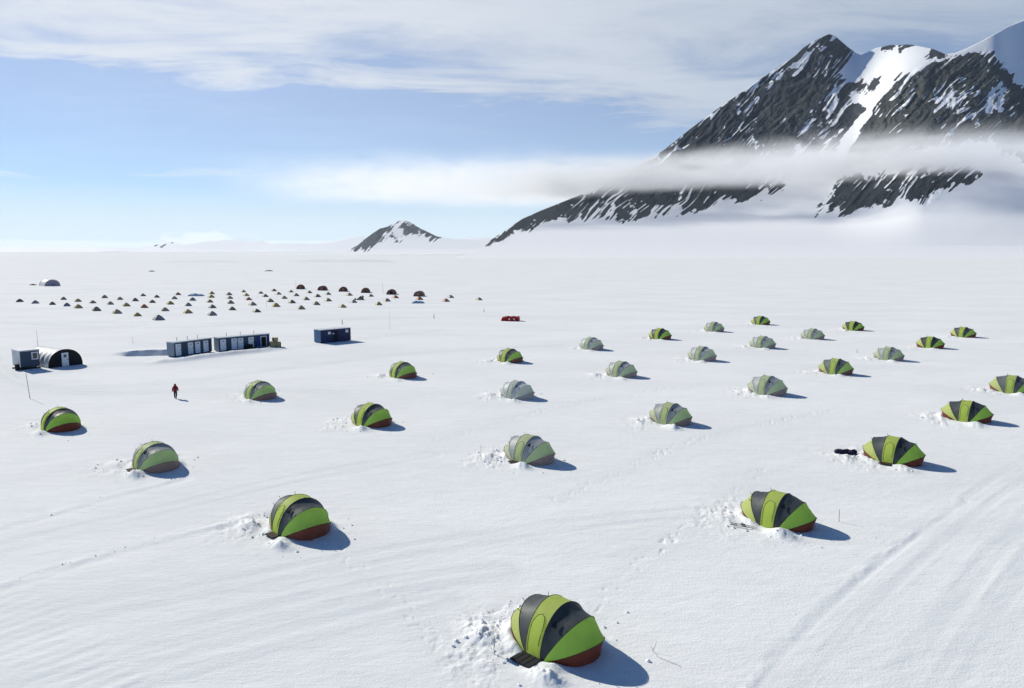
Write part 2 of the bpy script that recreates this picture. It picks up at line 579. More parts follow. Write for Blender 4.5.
def ground_h(x, y, worn=None):
    x = np.asarray(x, float); y = np.asarray(y, float)
    r = np.hypot(x, y)
    z = gh_base(x, y)
    # sastrugi, carved by wind along one direction
    ca, sa = math.cos(.5), math.sin(.5)
    a = x * ca + y * sa; b = -x * sa + y * ca
    z = z + .013 * fbm(a / 6, b / 1.8, 21, 3) * sstep(700, 250, r)
    z = z + .012 * np.abs(fbm(a / 2.4, b / .8, 31, 3)) * sstep(160, 60, r)
    # far swells
    far = sstep(250, 600, r) * sstep(4000, 2000, r)
    z = z + far * .55 * fbm(x / 160, y / 45, 41, 3)
    z = z + sstep(450, 700, y) * sstep(260, -250, x) * 4.6 * np.exp(-((y - 1180 - .06 * x - 70 * fbm(x / 300, x * 0, 5, 2)) / 34) ** 2) * sstep(-.25, .35, fbm(x / 130, y / 400, 77, 3))  # ridge shaped so its shaded face draws the dark ice streaks
    # broken, shovelled and trodden snow round each big tent
    cy, sy = math.cos(TYAW), math.sin(TYAW)
    near = (r < 330)
    xn = x[near]; yn = y[near]
    add = np.zeros_like(xn)
    for k, (tx, ty) in enumerate(TPOS):
        dx = xn - tx; dy = yn - ty
        sel = (np.abs(dx) < 9) & (np.abs(dy) < 9)
        if not sel.any():
            continue
        lx = dx[sel] * cy + dy[sel] * sy
        ly = -dx[sel] * sy + dy[sel] * cy
        q = np.hypot(lx / 2.2, ly / 1.6)
        wob = .35 * fbm(lx / 1.1, ly / 1.1, 100 + k, 2)
        rim = np.exp(-((q - 1.10) / .17) ** 2) * sstep(.93, 1.03, q)
        rim = rim * (.11 + .20 * np.clip(fbm(lx / 1.6, ly / 1.6, 130 + k, 2) + .45, 0, 1))
        rim = rim * (1 - .8 * np.exp(-(lx / .8) ** 2) * (ly < 0)) * (1 - .85 * sstep(1.0, 2.0, lx) )
        dist = np.hypot(lx + 1.0, ly + .9)
        churn = sstep(5.4, 2.2, dist + wob * 2) * sstep(.98, 1.15, q) * (.25 + .75 * sstep(.5, -1.5, lx)) * (.35 + .9 * sstep(-.35, .3, fbm(lx / 1.7, ly / 1.7, 330 + k, 2)))
        c = .06 * np.abs(fbm(lx / .6, ly / .6, 160 + k, 4, .55)) + .055 * sstep(.0, .5, fbm(lx / .9, ly / .9, 190 + k, 3)) - .05 * sstep(.15, .4, fbm(lx / .42, ly / .42, 290 + k, 2)) + .025 * fbm(lx / .22, ly / .22, 310 + k, 2)
        heap = 0
        g = np.random.default_rng(500 + k)
        hx, hy = 1.15 + .5 * g.random(), -2.1 - .3 * g.random()
        heap = (.22 + .30 * g.random()) * np.exp(-((lx - hx) / .75) ** 2 - ((ly - hy) / .42) ** 2) * (1 + .5 * fbm(lx / .35, ly / .35, 220 + k, 3))
        hx, hy = -2.6 - .6 * g.random(), -1.2 - .8 * g.random()
        heap = heap + (.12 + .2 * g.random()) * np.exp(-((lx - hx) / .9) ** 2 - ((ly - hy) / .6) ** 2) * (1 + .7 * fbm(lx / .3, ly / .3, 240 + k, 3))
        add[sel] += rim + churn * c + heap
    # tracks
    for P, kind, wd_, dep, gauge in TRACKS:
        lo_ = P.min(0) - 4; hi_ = P.max(0) + 4
        sel = (xn > lo_[0]) & (xn < hi_[0]) & (yn > lo_[1]) & (yn < hi_[1])
        if not sel.any():
            continue
        sx = xn[sel]; sy_ = yn[sel]
        best = np.full(sx.shape, 1e9); side = np.zeros(sx.shape); along = np.zeros(sx.shape)
        acc = 0.0
        for A, B in zip(P[:-1], P[1:]):
            v = B - A; L = np.hypot(*v)
            if L < 1e-6:
                continue
            v = v / L
            tt = np.clip((sx - A[0]) * v[0] + (sy_ - A[1]) * v[1], 0, L)
            ex = sx - A[0] - tt * v[0]; ey = sy_ - A[1] - tt * v[1]
            dd = np.hypot(ex, ey)
            m = dd < best
            best[m] = dd[m]; side[m] = np.sign(v[0] * ey[m] - v[1] * ex[m]); along[m] = acc + tt[m]
            acc += L
        s = best * side
        fade = .45 + .55 * sstep(-.35, .25, fbm(along / 9, along * 0 + s * .02, 300, 2))
        if kind == 'ruts':
            zz_ = 0
            for off in (-gauge / 2, gauge / 2):
                q = (s - off) / wd_
                zz_ = zz_ - dep * np.exp(-q ** 4) * (1 + .10 * np.sin(along * 14)) + .35 * dep * np.exp(-((np.abs(q) - 1.45) / .4) ** 2)
            zz_ = zz_ + .3 * dep * fbm(along / 8, s / .16, 320, 2) * sstep(2.6, 1.5, best)
        elif kind == 'ribs':
            zz_ = dep * np.sin(along * 7.5) * sstep(wd_ * 1.4, wd_, best)
        elif kind == 'windrow':
            zz_ = dep * np.exp(-(s / wd_) ** 2) * np.clip(.35 + 1.1 * fbm(along / 1.1, s / .6, 340, 3), 0, 2) - dep * .5 * np.exp(-((s + wd_ * 1.3) / wd_) ** 2)
        else:
            zz_ = -dep * sstep(.25, .55, fbm(along / .45, s / .32, 360, 2)) * sstep(wd_ * 1.5, wd_ * .6, best) * 1.5
        if worn is not None and kind in ('ruts', 'steps'):
            wv = (np.exp(-(np.abs(np.abs(s) - gauge / 2) / (wd_ * 1.1)) ** 2) if kind == 'ruts' else .5 * np.exp(-(s / .8) ** 2)) + .35 * np.exp(-(s / 2.2) ** 2)
            wv = wv * (.45 + .9 * sstep(-.5, .4, fbm(along / 5, s / .5, 380, 3)))
            ww = worn[near]; ww[sel] = np.maximum(ww[sel], wv); worn[near] = ww
        add[sel] += zz_ * fade * {'ruts': .24, 'ribs': .35, 'steps': .55}.get(kind, .8)
    # hollow dug at the left end of the cabins: steep far lip, floor rising towards the viewer
    dx = xn - PIT[0]; dy = yn - PIT[1]
    lx = dx * PIT[2] + dy * PIT[3]; ly = dx * PIT[3] - dy * PIT[2]     # lx along the lip, ly towards the viewer
    pw = sstep(-.2, 4.5, lx) * sstep(11.5, 9.5, lx)
    add += pw * np.where(ly < 0, .28 * np.exp(-(ly / 2.5) ** 2), .28 - 1.75 * sstep(0, .6, ly) * (1 - sstep(.9, 6.0, ly)) - .28 * sstep(.2, 4, ly))
    # bank thrown up before the cabins
    dx = xn - BERM[0]; dy = yn - BERM[1]
    lx = dx * BERM[2] + dy * BERM[3]; ly = dx * BERM[3] - dy * BERM[2]
    add += .52 * sstep(-7, -2, lx) * sstep(BERM[4] + 1, BERM[4] - 3, lx) * np.exp(-((ly - 3.6 - .5 * fbm(lx / 4, lx * 0, 8, 2)) / 1.3) ** 2) * (1 + .35 * fbm(lx / 2, ly / 1.2, 18, 3))
    # trodden edge in front of the cabins
    z[near] += add
    return z


_a, _b = W(116, 352.6), W(170, 351.0)
_l = np.hypot(*(_b - _a)[:2])
PIT = (_a[0], _a[1], (_b[0] - _a[0]) / _l, (_b[1] - _a[1]) / _l)
_a, _b = W(174.5, 357.2), W(270, 346.8)
_l = np.hypot(*(_b - _a)[:2])
BERM = (_a[0], _a[1], (_b[0] - _a[0]) / _l, (_b[1] - _a[1]) / _l, _l)

azs = np.concatenate([np.linspace(-180, -44, 34)[:-1], np.linspace(-44, -37.5, 60)[:-1], np.linspace(-37.5, 37.5, 1050)[:-1], np.linspace(37.5, 44, 60)[:-1], np.linspace(44, 180, 34)[:-1]])
rs = [.4, 2, 5, 9, 14, 18, 21, 23]
while rs[-1] < 400:
    r = rs[-1]
    k_ = .36 if 104 < r < 146 else 1.0
    rs.append(r + k_ * min(r * r / (F * H) * 1.15, max(.012 * r, .07)))
while rs[-1] < 4200:
    rs.append(rs[-1] * 1.014)
while rs[-1] < 90000:
    rs.append(rs[-1] * 1.25)
A, R = np.meshgrid(np.radians(azs), np.array(rs))
gx = np.sin(A) * R
gy = np.cos(A) * R
wn_ = np.zeros(gx.size)
gz = ground_h(gx.ravel(), gy.ravel(), wn_).reshape(gx.shape)
wn_ = wn_.reshape(gx.shape)[:, ::-1]
g = link('snow_ground', grid_mesh('snow_ground', np.stack([gx, gy, gz], -1)[:, ::-1], wrap=True, attrs={'worn': wn_}), M['snow'])
g['kind'] = 'structure'
print('ground', gx.shape)


def gz_at(x, y):
    return float(ground_h(np.array([float(x)]), np.array([float(y)]))[0])


# loose lumps of snow thrown up round the tents (nobody could count them)
mb = MB()
cyw, syw = math.cos(TYAW), math.sin(TYAW)
lumps = []
for k, (tx, ty) in enumerate(TPOS):
    rr = math.hypot(tx, ty)
    n = int(np.clip(3000 / rr, 8, 80)) if rr < 190 else 0
    for i in range(n):
        a_ = random.gauss(math.radians(-150), 1.15)
        q = 1.12 + abs(random.gauss(0, .55))
        lx, ly = 2.5 * q * math.cos(a_), 1.85 * q * math.sin(a_)
        if abs(lx) < .6 and ly < 0:
            continue
        lumps.append((tx + lx * cyw - ly * syw, ty + lx * syw + ly * cyw, .035 + .10 * random.random() ** 3))
for P, kind, wd_, dep, gauge in TRACKS:
    if kind != 'windrow':
        continue
    L = np.hypot(*(P[-1] - P[0]))
    for i in range(int(L * 4) if wd_ > .4 else 0):
        if vnoise(i * 0 + random.random() * 0 + i / 37.0, 0.5, 7) < .35:
            continue
        j = random.randrange(len(P) - 1)
        f_ = random.random()
        p = P[j] * (1 - f_) + P[j + 1] * f_
        lumps.append((p[0] + random.gauss(0, .35), p[1] + random.gauss(0, .35), .02 + .06 * random.random() ** 4))
LP = np.array(lumps)
LZ = ground_h(LP[:, 0], LP[:, 1])
for i, (x, y, r) in enumerate(lumps):
    mb.rock((x, y, LZ[i] + r * .15), r, i)
deb = mb.build('snow_rubble', M['lump'])
deb['kind'] = 'stuff'

# ------------------------------------------------------------------ mountains
def poly_sd(px, py, poly):
    """signed distance to a polygon, positive inside"""
    P = np.array(poly, float)
    d = np.full(px.shape, 1e9); ins = np.zeros(px.shape, bool)
    for (ax, ay), (bx, by) in zip(P, np.roll(P, -1, axis=0)):
        vx, vy = bx - ax, by - ay
        tt = np.clip(((px - ax) * vx + (py - ay) * vy) / (vx * vx + vy * vy + 1e-9), 0, 1)
        d = np.minimum(d, np.hypot(px - ax - tt * vx, py - ay - tt * vy))
        c = ((ay > py) != (by > py)) & (px < (bx - ax) * (py - ay) / (by - ay + 1e-12) + ax)
        ins ^= c
    return np.where(ins, d, -d)


def massif(name, ridge, x0, x1, nx, ny, base_y, depth, back, rocks, snows, mat, rib=None, ripple=0.0, tints=(), gully=1.3):
    xs = np.linspace(x0, x1, nx)
    rp = np.array(ridge, float)
    ry = np.interp(xs, rp[:, 0], rp[:, 1])
    s = np.linspace(0, 1, ny)
    PX = np.broadcast_to(xs, (ny, nx)).copy()
    PY = base_y + (ry[None, :] - base_y) * s[:, None]
    rock = np.full(PX.shape, -9.0)
    for poly, wgt in rocks:
        rock = np.maximum(rock, np.clip(poly_sd(PX, PY, poly), -9, 9 * wgt))
    for poly in snows:
        rock = np.minimum(rock, np.clip(-poly_sd(PX, PY, poly), -9, 9))
    tint = np.zeros(PX.shape)
    for poly in tints:
        tint = np.maximum(tint, sstep(-4, 8, poly_sd(PX, PY, poly)))
    D = depth(PX, PY)
    streak = 0
    if rib:
        w = PX * .70 + PY * .71; al = -PX * .71 + PY * .70
        warp = 7 * fbm(PX / 45, PY / 45, 9, 2)
        n1 = fbm((w + warp) / rib[0], al / (rib[0] * 8), 51, 4)
        n2 = fbm((w + warp * .6) / (rib[0] * .38), al / (rib[0] * 6), 61, 3)
        streak = .62 * n1 + .55 * n2
        edge = sstep(0, .05, s)[:, None] * sstep(1.0, .97, s)[:, None]
        rm = sstep(-8, 6, rock)
        iso = fbm(PX / 16, PY / 16, 71, 6, .6)
        iso2 = fbm(PX / 10 + PY / 25, PY / 13, 74, 5, .55)
        D = D + edge * rm * (rib[1] * (np.abs(n1) - .3) + rib[1] * .16 * n2 + rib[1] * 1.0 * iso + rib[1] * .7 * (.25 - np.abs(iso2)))
        streak = .8 * streak + .45 * fbm(PX / 5, PY / 5, 81, 4, .6) + .35 * iso2
        # thin snow-filled gullies running down the fall of the rock
        n3 = fbm((w + warp * .8) / (rib[0] * .55), al / (rib[0] * 8), 111, 2)
        n4 = fbm(PX / 22, PY / 22, 121, 3)
        g1 = sstep(.13, .02, np.abs(n1 + .1)) * sstep(-.25, .25, n4)
        g2 = sstep(.16, .03, np.abs(n3)) * sstep(.0, .3, fbm(PX / 16 + 5, PY / 16, 131, 3))
        streak = streak - gully * np.maximum(g1, .7 * g2)
    rk = sstep(-3.2, 3.2, rock + 9 * streak + 1.5)
    D = D + ripple * fbm(PX / 60, PY / 25, 91, 4) * sstep(0, .1, s)[:, None]
    u, e = ray(PX, PY)
    front = np.stack([u * D, D, H + e * D], -1)
    nb = 14
    br = []
    for k in range(1, nb + 1):
        f_ = (k / nb)
        Dk = D[-1] + back * f_
        zt = (H + e[-1] * D[-1])
        zk = zt * (1 - f_) ** 1.3 - 15 * f_
        br.append(np.stack([u[-1] * Dk, Dk, zk], -1))
    P = np.concatenate([front, np.array(br)], 0)
    rk = np.concatenate([rk, np.repeat(rk[-1:] * .6, nb, 0)], 0)
    tint = np.concatenate([tint, np.repeat(tint[-1:], nb, 0)], 0)
    o = link(name, grid_mesh(name, P, attrs={'rock': rk, 'tint': tint}), mat)
    o['kind'] = 'structure'
    return o


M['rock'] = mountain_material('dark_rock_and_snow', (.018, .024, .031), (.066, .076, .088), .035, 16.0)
M['far_rock'] = mountain_material('far_rock_and_snow', (.042, .054, .07), (.085, .097, .112), .012, 20.0)  # bluer and lighter than the near rock: distance haze put into the colour

RIDGE = [(455, 257), (476, 252), (486, 244), (492, 239), (503, 232), (513, 225), (522, 219), (540, 211), (560, 203), (600, 187), (640, 164), (664, 150),
         (690, 129), (720, 107), (745, 90), (762, 78), (780, 66), (795, 56), (803, 48), (812, 42), (822, 37), (829, 34), (835, 36), (841, 41), (848, 47), (856, 53), (861, 55),
         (868, 52), (876, 48), (884, 46.5), (890, 45), (902, 45), (908, 44.5), (920, 46), (932, 48.5), (938, 51), (945, 54), (955, 53), (965, 49), (980, 42),
         (995, 34), (1010, 26), (1024, 20), (1060, 2), (1110, -20), (1180, -25), (1260, 10), (1340, 80), (1420, 170), (1480, 225), (1540, 262)]
CREST = np.array([(855, 140), (866, 120), (880, 100), (893, 86), (905, 77), (918, 71), (940, 63), (970, 56.5), (992, 54.5), (1002, 60), (1010, 73), (1020, 82), (1040, 92), (1100, 98), (1260, 90)], float)


def depth_main(px, py):
    tt = 259.5 - py
    tg_ = np.linspace(-60, 360, 421)
    dg_ = np.interp(tg_, [-60, 0, 6, 14, 44, 90, 225, 320, 360], [-1000, 1750, 2030, 2330, 2980, 3620, 5500, 7000, 7600])
    ks_ = np.exp(-np.linspace(-2.3, 2.3, 31) ** 2)
    ds_ = np.convolve(np.pad(dg_, 15, mode='edge'), ks_ / ks_.sum(), 'valid')
    bl_ = sstep(8, 26, tg_)
    D = np.interp(tt, tg_, dg_ * (1 - bl_) + ds_ * bl_) + 2.3 * np.logaddexp(0, (985 - px) / 30) * 30 * sstep(0, 60, tt)
    xx_ = np.linspace(400, 1400, 2001)
    cc_ = np.interp(xx_, CREST[:, 0], CREST[:, 1])
    kk_ = np.exp(-np.linspace(-2.5, 2.5, 61) ** 2)
    cc_ = np.convolve(np.pad(cc_, 30, mode='edge'), kk_ / kk_.sum(), 'valid')
    cy_ = np.interp(px, xx_, cc_)
    j = sstep(-6, 50, cy_ - py) * sstep(815, 905, px)
    D = D + 200 * j + 11 * np.logaddexp(0, (cy_ - py - 8) / 4) * 4 * sstep(820, 930, px)
    # the snow field between the two rock faces tilts towards the sun, so the buttress stands nearer
    D = D - 420 * sstep(822, 925, px) * sstep(0, 70, tt)
    # the right-hand flank of the buttress turns away
    D = D + 3.0 * np.logaddexp(0, (px - 985) / 12) * 12 * sstep(150, 90, py) * (1 - j)
    # the summit's shaded right side turns away from the light
    D = D + sstep(828, 850, px) * sstep(862, 842, px) * sstep(90, 55, py) * 120
    return D


ROCKS = [
    ([(664, 151), (690, 129), (720, 107), (745, 90), (762, 78), (780, 66), (795, 56), (803, 48), (812, 41), (829, 33), (836, 35), (848, 43), (853, 56), (848, 66), (838, 72), (842, 82), (826, 96), (814, 112), (803, 128), (795, 142), (792, 175), (660, 175)], 1.0),
    ([(824, 96), (838, 87), (848, 84), (864, 84), (860, 90), (852, 92), (846, 108), (862, 110), (848, 124), (838, 140), (828, 158), (800, 165), (806, 135)], .12),
    ([(884, 101), (894, 86), (905, 78), (918, 71), (940, 63), (970, 56), (992, 54.5), (1001, 60), (1006, 74), (1012, 84), (1026, 90), (1060, 98), (1130, 100), (1130, 165), (1030, 160), (1004, 150), (990, 140), (965, 142), (930, 148), (890, 158), (845, 165), (856, 142), (866, 128)], .9),
    ([(816, 217), (820, 206), (832, 197), (836, 186), (846, 178), (900, 172), (972, 168), (978, 173), (972, 180), (955, 185), (942, 189), (930, 198), (925, 200), (912, 196), (898, 200), (870, 206), (842, 216), (838, 205), (826, 214)], .8),
    ([(486, 245), (492, 239), (503, 232), (513, 225), (522, 219), (540, 210), (560, 202), (600, 187), (640, 163), (700, 160), (770, 165), (782, 190), (764, 190), (748, 199), (720, 200), (706, 207), (690, 208), (672, 211), (652, 214), (636, 217), (618, 222), (600, 217), (580, 219), (560, 219), (545, 218), (530, 227), (512, 231), (498, 241)], .30),
    ([(660, 212), (600, 187), (705, 182), (720, 196), (690, 205)], .7),
    ([(884, 49), (886, 45), (892, 44), (893, 46.5)], .5), ([(900, 47), (903, 44), (912, 43.5), (914, 46)], .5), ([(930, 58), (937, 50), (944, 53), (941, 57)], .8),
    ([(858, 90), (862, 82), (880, 78), (872, 88)], .0),
]
SNOWS = [
    [(826, 37), (812, 46), (800, 56), (786, 68), (776, 78), (765, 88), (770, 89), (784, 78), (800, 68), (812, 57), (822, 46)],
    [(850, 46), (864, 56), (860, 64), (850, 72), (842, 78), (838, 74), (847, 66), (850, 58)],
    [(985, 100), (993, 88), (997, 100), (989, 122), (982, 112)],
    [(1000, 80), (1008, 90), (1004, 108), (998, 122), (994, 108)],
    [(936, 104), (962, 90), (950, 104), (938, 112)],
    [(968, 116), (976, 112), (974, 122), (968, 120)],
]
massif('mountain', RIDGE, 455, 1540, 1330, 400, 259.5, depth_main, 1700, ROCKS, SNOWS, M['rock'], (6.5, 40.0), 4.0,
       tints=[ROCKS[2][0], [(760, 110), (800, 90), (830, 80), (800, 120), (770, 130)]])

R2 = [(326, 254), (330, 252.5), (349, 250), (356, 246), (365, 239), (373, 233), (380, 228.5), (388, 226.5), (394, 223), (400, 220.3), (406, 220.8), (412, 223), (418, 227), (426, 231), (437, 236.5), (450, 238.5), (470, 240), (490, 240), (520, 246), (545, 254)]
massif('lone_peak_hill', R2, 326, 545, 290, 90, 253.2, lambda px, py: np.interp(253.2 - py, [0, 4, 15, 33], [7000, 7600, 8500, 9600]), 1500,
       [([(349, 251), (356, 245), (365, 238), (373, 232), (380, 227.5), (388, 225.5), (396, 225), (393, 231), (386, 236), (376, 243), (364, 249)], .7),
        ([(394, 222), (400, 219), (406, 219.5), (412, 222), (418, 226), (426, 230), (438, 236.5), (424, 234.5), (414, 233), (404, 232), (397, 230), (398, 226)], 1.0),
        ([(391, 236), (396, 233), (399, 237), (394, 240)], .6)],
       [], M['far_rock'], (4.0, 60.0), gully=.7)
R3 = [(-330, 253), (-200, 249), (-80, 247), (-20, 246), (40, 247), (100, 247.5), (140, 247.5), (158, 244.5), (168, 241.8), (174, 242), (184, 245), (205, 241), (225, 240), (245, 242), (262, 240.5), (270, 243.5), (292, 243), (320, 243.5), (340, 240), (360, 236), (385, 238), (410, 242), (440, 239), (475, 238), (500, 236), (540, 240), (600, 246), (640, 253)]
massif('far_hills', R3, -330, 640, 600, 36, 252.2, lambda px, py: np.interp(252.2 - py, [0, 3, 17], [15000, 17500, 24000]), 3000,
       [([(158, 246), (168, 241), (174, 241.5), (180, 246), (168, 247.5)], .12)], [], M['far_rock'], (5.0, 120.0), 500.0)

# ------------------------------------------------------------------ the low bank of fog across the mountain's foot
def fog_bank():
    m = bpy.data.materials.new('fog')
    t = NT(nodes_of(m))
    tc = t.n('ShaderNodeTexCoord').outputs['Object']
    sep = t.n('ShaderNodeSeparateXYZ')
    t.l(tc, sep.inputs[0])
    x, y, z = sep.outputs
    wav = t.noise(t.mapping(tc, (.0011, .0011, .0)), 1.0, 4, .5)
    fin = t.noise(t.mapping(tc, (.0042, .0042, .012)), 1.0, 6, .62, .8)
    xp = t.math('MAXIMUM', x, 0.0)
    base = t.math('MULTIPLY_ADD', xp, .02, t.math('MULTIPLY_ADD', wav, 110, 232))        # height of the underside
    top = t.math('MULTIPLY_ADD', xp, .01, t.math('MULTIPLY_ADD', wav, 130, 425))
    up = t.smooth(t.math('SUBTRACT', z, base), 0, 70)
    dn = t.smooth(t.math('SUBTRACT', top, z), -30, 90)
    left = t.math('MULTIPLY_ADD', t.smooth(x, -300, 700), .5, t.math('MULTIPLY', t.smooth(x, -1700, -150), .5))
    fr = t.smooth(t.math('MULTIPLY_ADD', t.math('MINIMUM', t.math('MAXIMUM', t.math('SUBTRACT', x, 700.0), 0.0), 1100.0), .62, y), 3350, 3800)
    bk = t.smooth(y, 5400, 4600)
    d = t.math('MULTIPLY', t.math('MULTIPLY', up, dn), t.math('MULTIPLY', left, t.math('MULTIPLY', fr, bk)))
    d = t.math('MULTIPLY', d, t.smooth(fin, .30, .62))
    d = t.math('MULTIPLY', d, .0076)
    v = t.n('ShaderNodeVolumePrincipled')
    v.inputs['Color'].default_value = (1, 1, 1, 1)
    v.inputs['Anisotropy'].default_value = .1
    t.l(d, v.inputs['Density'])
    o = t.n('ShaderNodeOutputMaterial')
    t.l(v.outputs[0], o.inputs['Volume'])
    m.cycles.volume_step_rate = .4
    b = MB().box(-1700, 4400, 2700, 5450, 220, 740)
    f = b.build('fog_bank', m)
    f['kind'] = 'stuff'


fog_bank()


def haze():
    m = bpy.data.materials.new('cold_air')
    t = NT(nodes_of(m))
    v = t.n('ShaderNodeVolumePrincipled')
    v.inputs['Color'].default_value = (.78, .89, 1.0, 1)
    v.inputs['Density'].default_value = 0.75e-5
    v.inputs['Anisotropy'].default_value = .1
    t.l(v.outputs[0], t.n('ShaderNodeOutputMaterial').inputs['Volume'])
    b = MB().box(-100000, 100000, -100000, 100000, -60, 2400)
    h = b.build('haze', m)
    h['kind'] = 'stuff'


haze()

# ------------------------------------------------------------------ big clam-shaped tents
HOOPS = [(2.14, -.14, .70, 1.34), (2.38, .90, .60, 1.46), (1.60, 1.76, .50, 1.54), (.48, 2.10, .42, 1.62)]
HOOPS = HOOPS + [(-a, b, -c, d) for a, b, c, d in HOOPS[::-1]]


def hoop_pt(hp, tt, grow=0.0):
    X, Zz, bx, by = hp
    s = max(math.sin(tt), 0.0) ** .88
    return Vector((bx + (X - bx) * s + (grow * s if X > 0 else -grow * s), -by * math.cos(tt), Zz * s + (grow if Zz > 0 else 0)))


def panel(k, sag=.05, n=8, m=36, seed=0):
    a, b = HOOPS[k], HOOPS[k + 1]
    vs, fs = [], []
    for j in range(m + 1):
        tt = math.pi * j / m
        p, q = hoop_pt(a, tt), hoop_pt(b, tt)
        s = math.sin(tt)
        c = Vector((0, p.y, 0))
        for i in range(n + 1):
            v = i / n
            w = p.lerp(q, v)
            dr = (w - Vector((0, w.y, .4))).normalized()
            wr = float(fbm(np.array([k * 3.1 + v * 1.6 + seed]), np.array([tt * 2.3 + seed * 1.7]), 400 + seed, 3)[0])
            w = w - dr * ((sag * (1 + .5 * wr) + .05 * wr) * 4 * v * (1 - v) * s)
            vs.append(w)
    for j in range(m):
        for i in range(n):
            o = j * (n + 1) + i
            fs.append((o, o + 1, o + n + 2, o + n + 1))
    return vs, fs


def make_tent(seed=0):
    root = thing('clam_tent', '', 'tent')
    names = [('skirt', 'red'), ('end_panel', 'green'), ('roof_panel', 'char'), ('door_panel', 'lime'), ('roof_panel', 'char'), ('end_panel', 'pale'), ('skirt', 'red')]  # sunward end gets a paler copy of the green, sunlight put into the colour
    for k, (nm, mt) in enumerate(names):
        vs, fs = panel(k, .0 if k in (3,) else .05, seed=seed)
        o = link(nm, new_mesh(nm, vs, fs), M[mt], root)
        if mt == 'pale':
            o['label'] = 'sunward end panel coloured paler yellow-lime for sunlight'
        elif mt == 'green':
            o['label'] = 'deeper green end panel'
    for hp in HOOPS[1:-1]:
        b = MB()
        pts = [hoop_pt(hp, math.pi * j / 30, .012) for j in range(31)]
        b.tube(pts, .013, 5)
        b.build('pole_sleeve', M['seam'], root, True)
    # door set into the middle strip: an arched panel with a zip round it
    a, c = HOOPS[3], HOOPS[4]

    def dp(fx, tt, off=.035):
        p = hoop_pt(a, tt, off).lerp(hoop_pt(c, tt, off), fx)
        p.y -= off * math.cos(tt)
        return p
    t0, t1 = .10, .95
    vs, fs = [], []
    nn, mm = 8, 16
    out = []
    for j in range(mm + 1):
        f_ = j / mm
        tt = t0 + (t1 - t0) * f_
        hw = .34 * math.sqrt(max(1 - max((f_ - .55) / .45, 0) ** 2, 0.0)) + .002
        for i in range(nn + 1):
            vs.append(dp(.5 - hw + 2 * hw * i / nn, tt))
    for j in range(mm):
        for i in range(nn):
            o = j * (nn + 1) + i
            fs.append((o, o + 1, o + nn + 2, o + nn + 1))
    door = link('door', new_mesh('door', vs, fs), M['lime'], root)
    rim = [vs[j * (nn + 1)] for j in range(mm + 1)] + [vs[j * (nn + 1) + nn] for j in range(mm, -1, -1)]
    z = MB()
    z.tube(rim[::-1][:len(rim) - 3], .014, 5)
    z.build('zip', M['seam'], door, True)
    # small black vent flap by the door
    b = MB()
    p = hoop_pt(HOOPS[3], 1.0, .03).lerp(hoop_pt(HOOPS[2], 1.0, .03), .28)
    q = hoop_pt(HOOPS[3], .78, .05).lerp(hoop_pt(HOOPS[2], .78, .05), .22)
    r = hoop_pt(HOOPS[3], .80, .03).lerp(hoop_pt(HOOPS[2], .80, .03), .50)
    e1 = Vector((0, -.03, .02))
    b.add([p, q, r, p + e1, q + e1 * 2, r + e1], [(0, 1, 2), (3, 5, 4), (0, 3, 4, 1), (1, 4, 5, 2), (2, 5, 3, 0)])
    b.build('vent_flap', M['seam'], root)
    # guy loops: short black ties on the sleeves
    for k, tt in ((2, .9), (2, 1.25), (5, .9), (5, 1.25), (4, 1.57)):
        p = hoop_pt(HOOPS[k], tt, .02)
        d_ = (p - Vector((0, p.y * .3, .3))).normalized()
        tb = MB().tube([p, p + d_ * .14 + Vector((0, 0, .05))], .016, 4)
        tb.build('tie', M['seam'], root)
    return root


def copy_thing(o):
    c = o.copy()
    COL.objects.link(c)
    for ch in list(o.children):
        d = ch.copy()
        COL.objects.link(d)
        d.parent = c
        d.matrix_parent_inverse = ch.matrix_parent_inverse.copy()
        for g_ in list(ch.children):
            e = g_.copy()
            COL.objects.link(e)
            e.parent = d
    return c


TLAB = [
    'bright green and charcoal clam tent closest to the camera, snow heaped beside its dark mat',
    'green and charcoal clam tent, next behind the closest tent on its left',
    'bright green clam tent with its maroon skirt nearly buried, two skis lying by its door',
    'dulled green clam tent with faded maroon skirt, second from left in the nearest row',
    'lightly frosted sage green clam tent with blue shadow, directly behind the closest tent',
    'vivid lime and black clam tent with dark bags lying in the snow beside it',
    'vivid green clam tent with maroon skirt in front of the cabin and white arched hut',
    'green clam tent with dark maroon skirt, standing alone below the blue container',
    'lightly frosted green clam tent with brownish skirt, right of the wholly grey tent',
    'vivid lime and black clam tent with maroon skirt, one place behind the tent with bags',
    'slightly frosted green clam tent just right of the walking person',
    'clam tent frosted wholly grey from skirt to top, no green left',
    'frosted dull green clam tent, one place behind and right of the lightly frosted one',
    'bright green clam tent cut off by the right edge of the photo',
    'small-looking green clam tent with maroon skirt, rightmost neighbour of the walker row, behind the lone green tent',
    'heavily frosted pale sage clam tent, one place behind the wholly grey one',
    'bright green and grey clam tent, just in front of a frosted grey-green tent',
    'bright green clam tent with maroon skirt just below the red tunnel tent',
    'heavily frosted sage clam tent, left of the one with a dark centre seam',
    'frosted grey-green clam tent between two vivid lime and black tents',
    'heavily frosted pale sage clam tent, farthest back of those in the middle column',
    'frosted green clam tent with dark centre seam, in front of the farthest sage tents',
    'vivid lime clam tent',
    'small vivid green clam tent with dark maroon skirt, left of the heavily frosted far tents',
    'frosted sage clam tent in the next to last row, between two vivid green tents',
    'vivid lime and black clam tent, rightmost of the farthest row',
    'frosted pale sage clam tent, left of the farthest vivid green tent',
    'vivid lime and black clam tent in the middle of the farthest row',
    'farthest green clam tent of all, with a touch of maroon at its base',
]
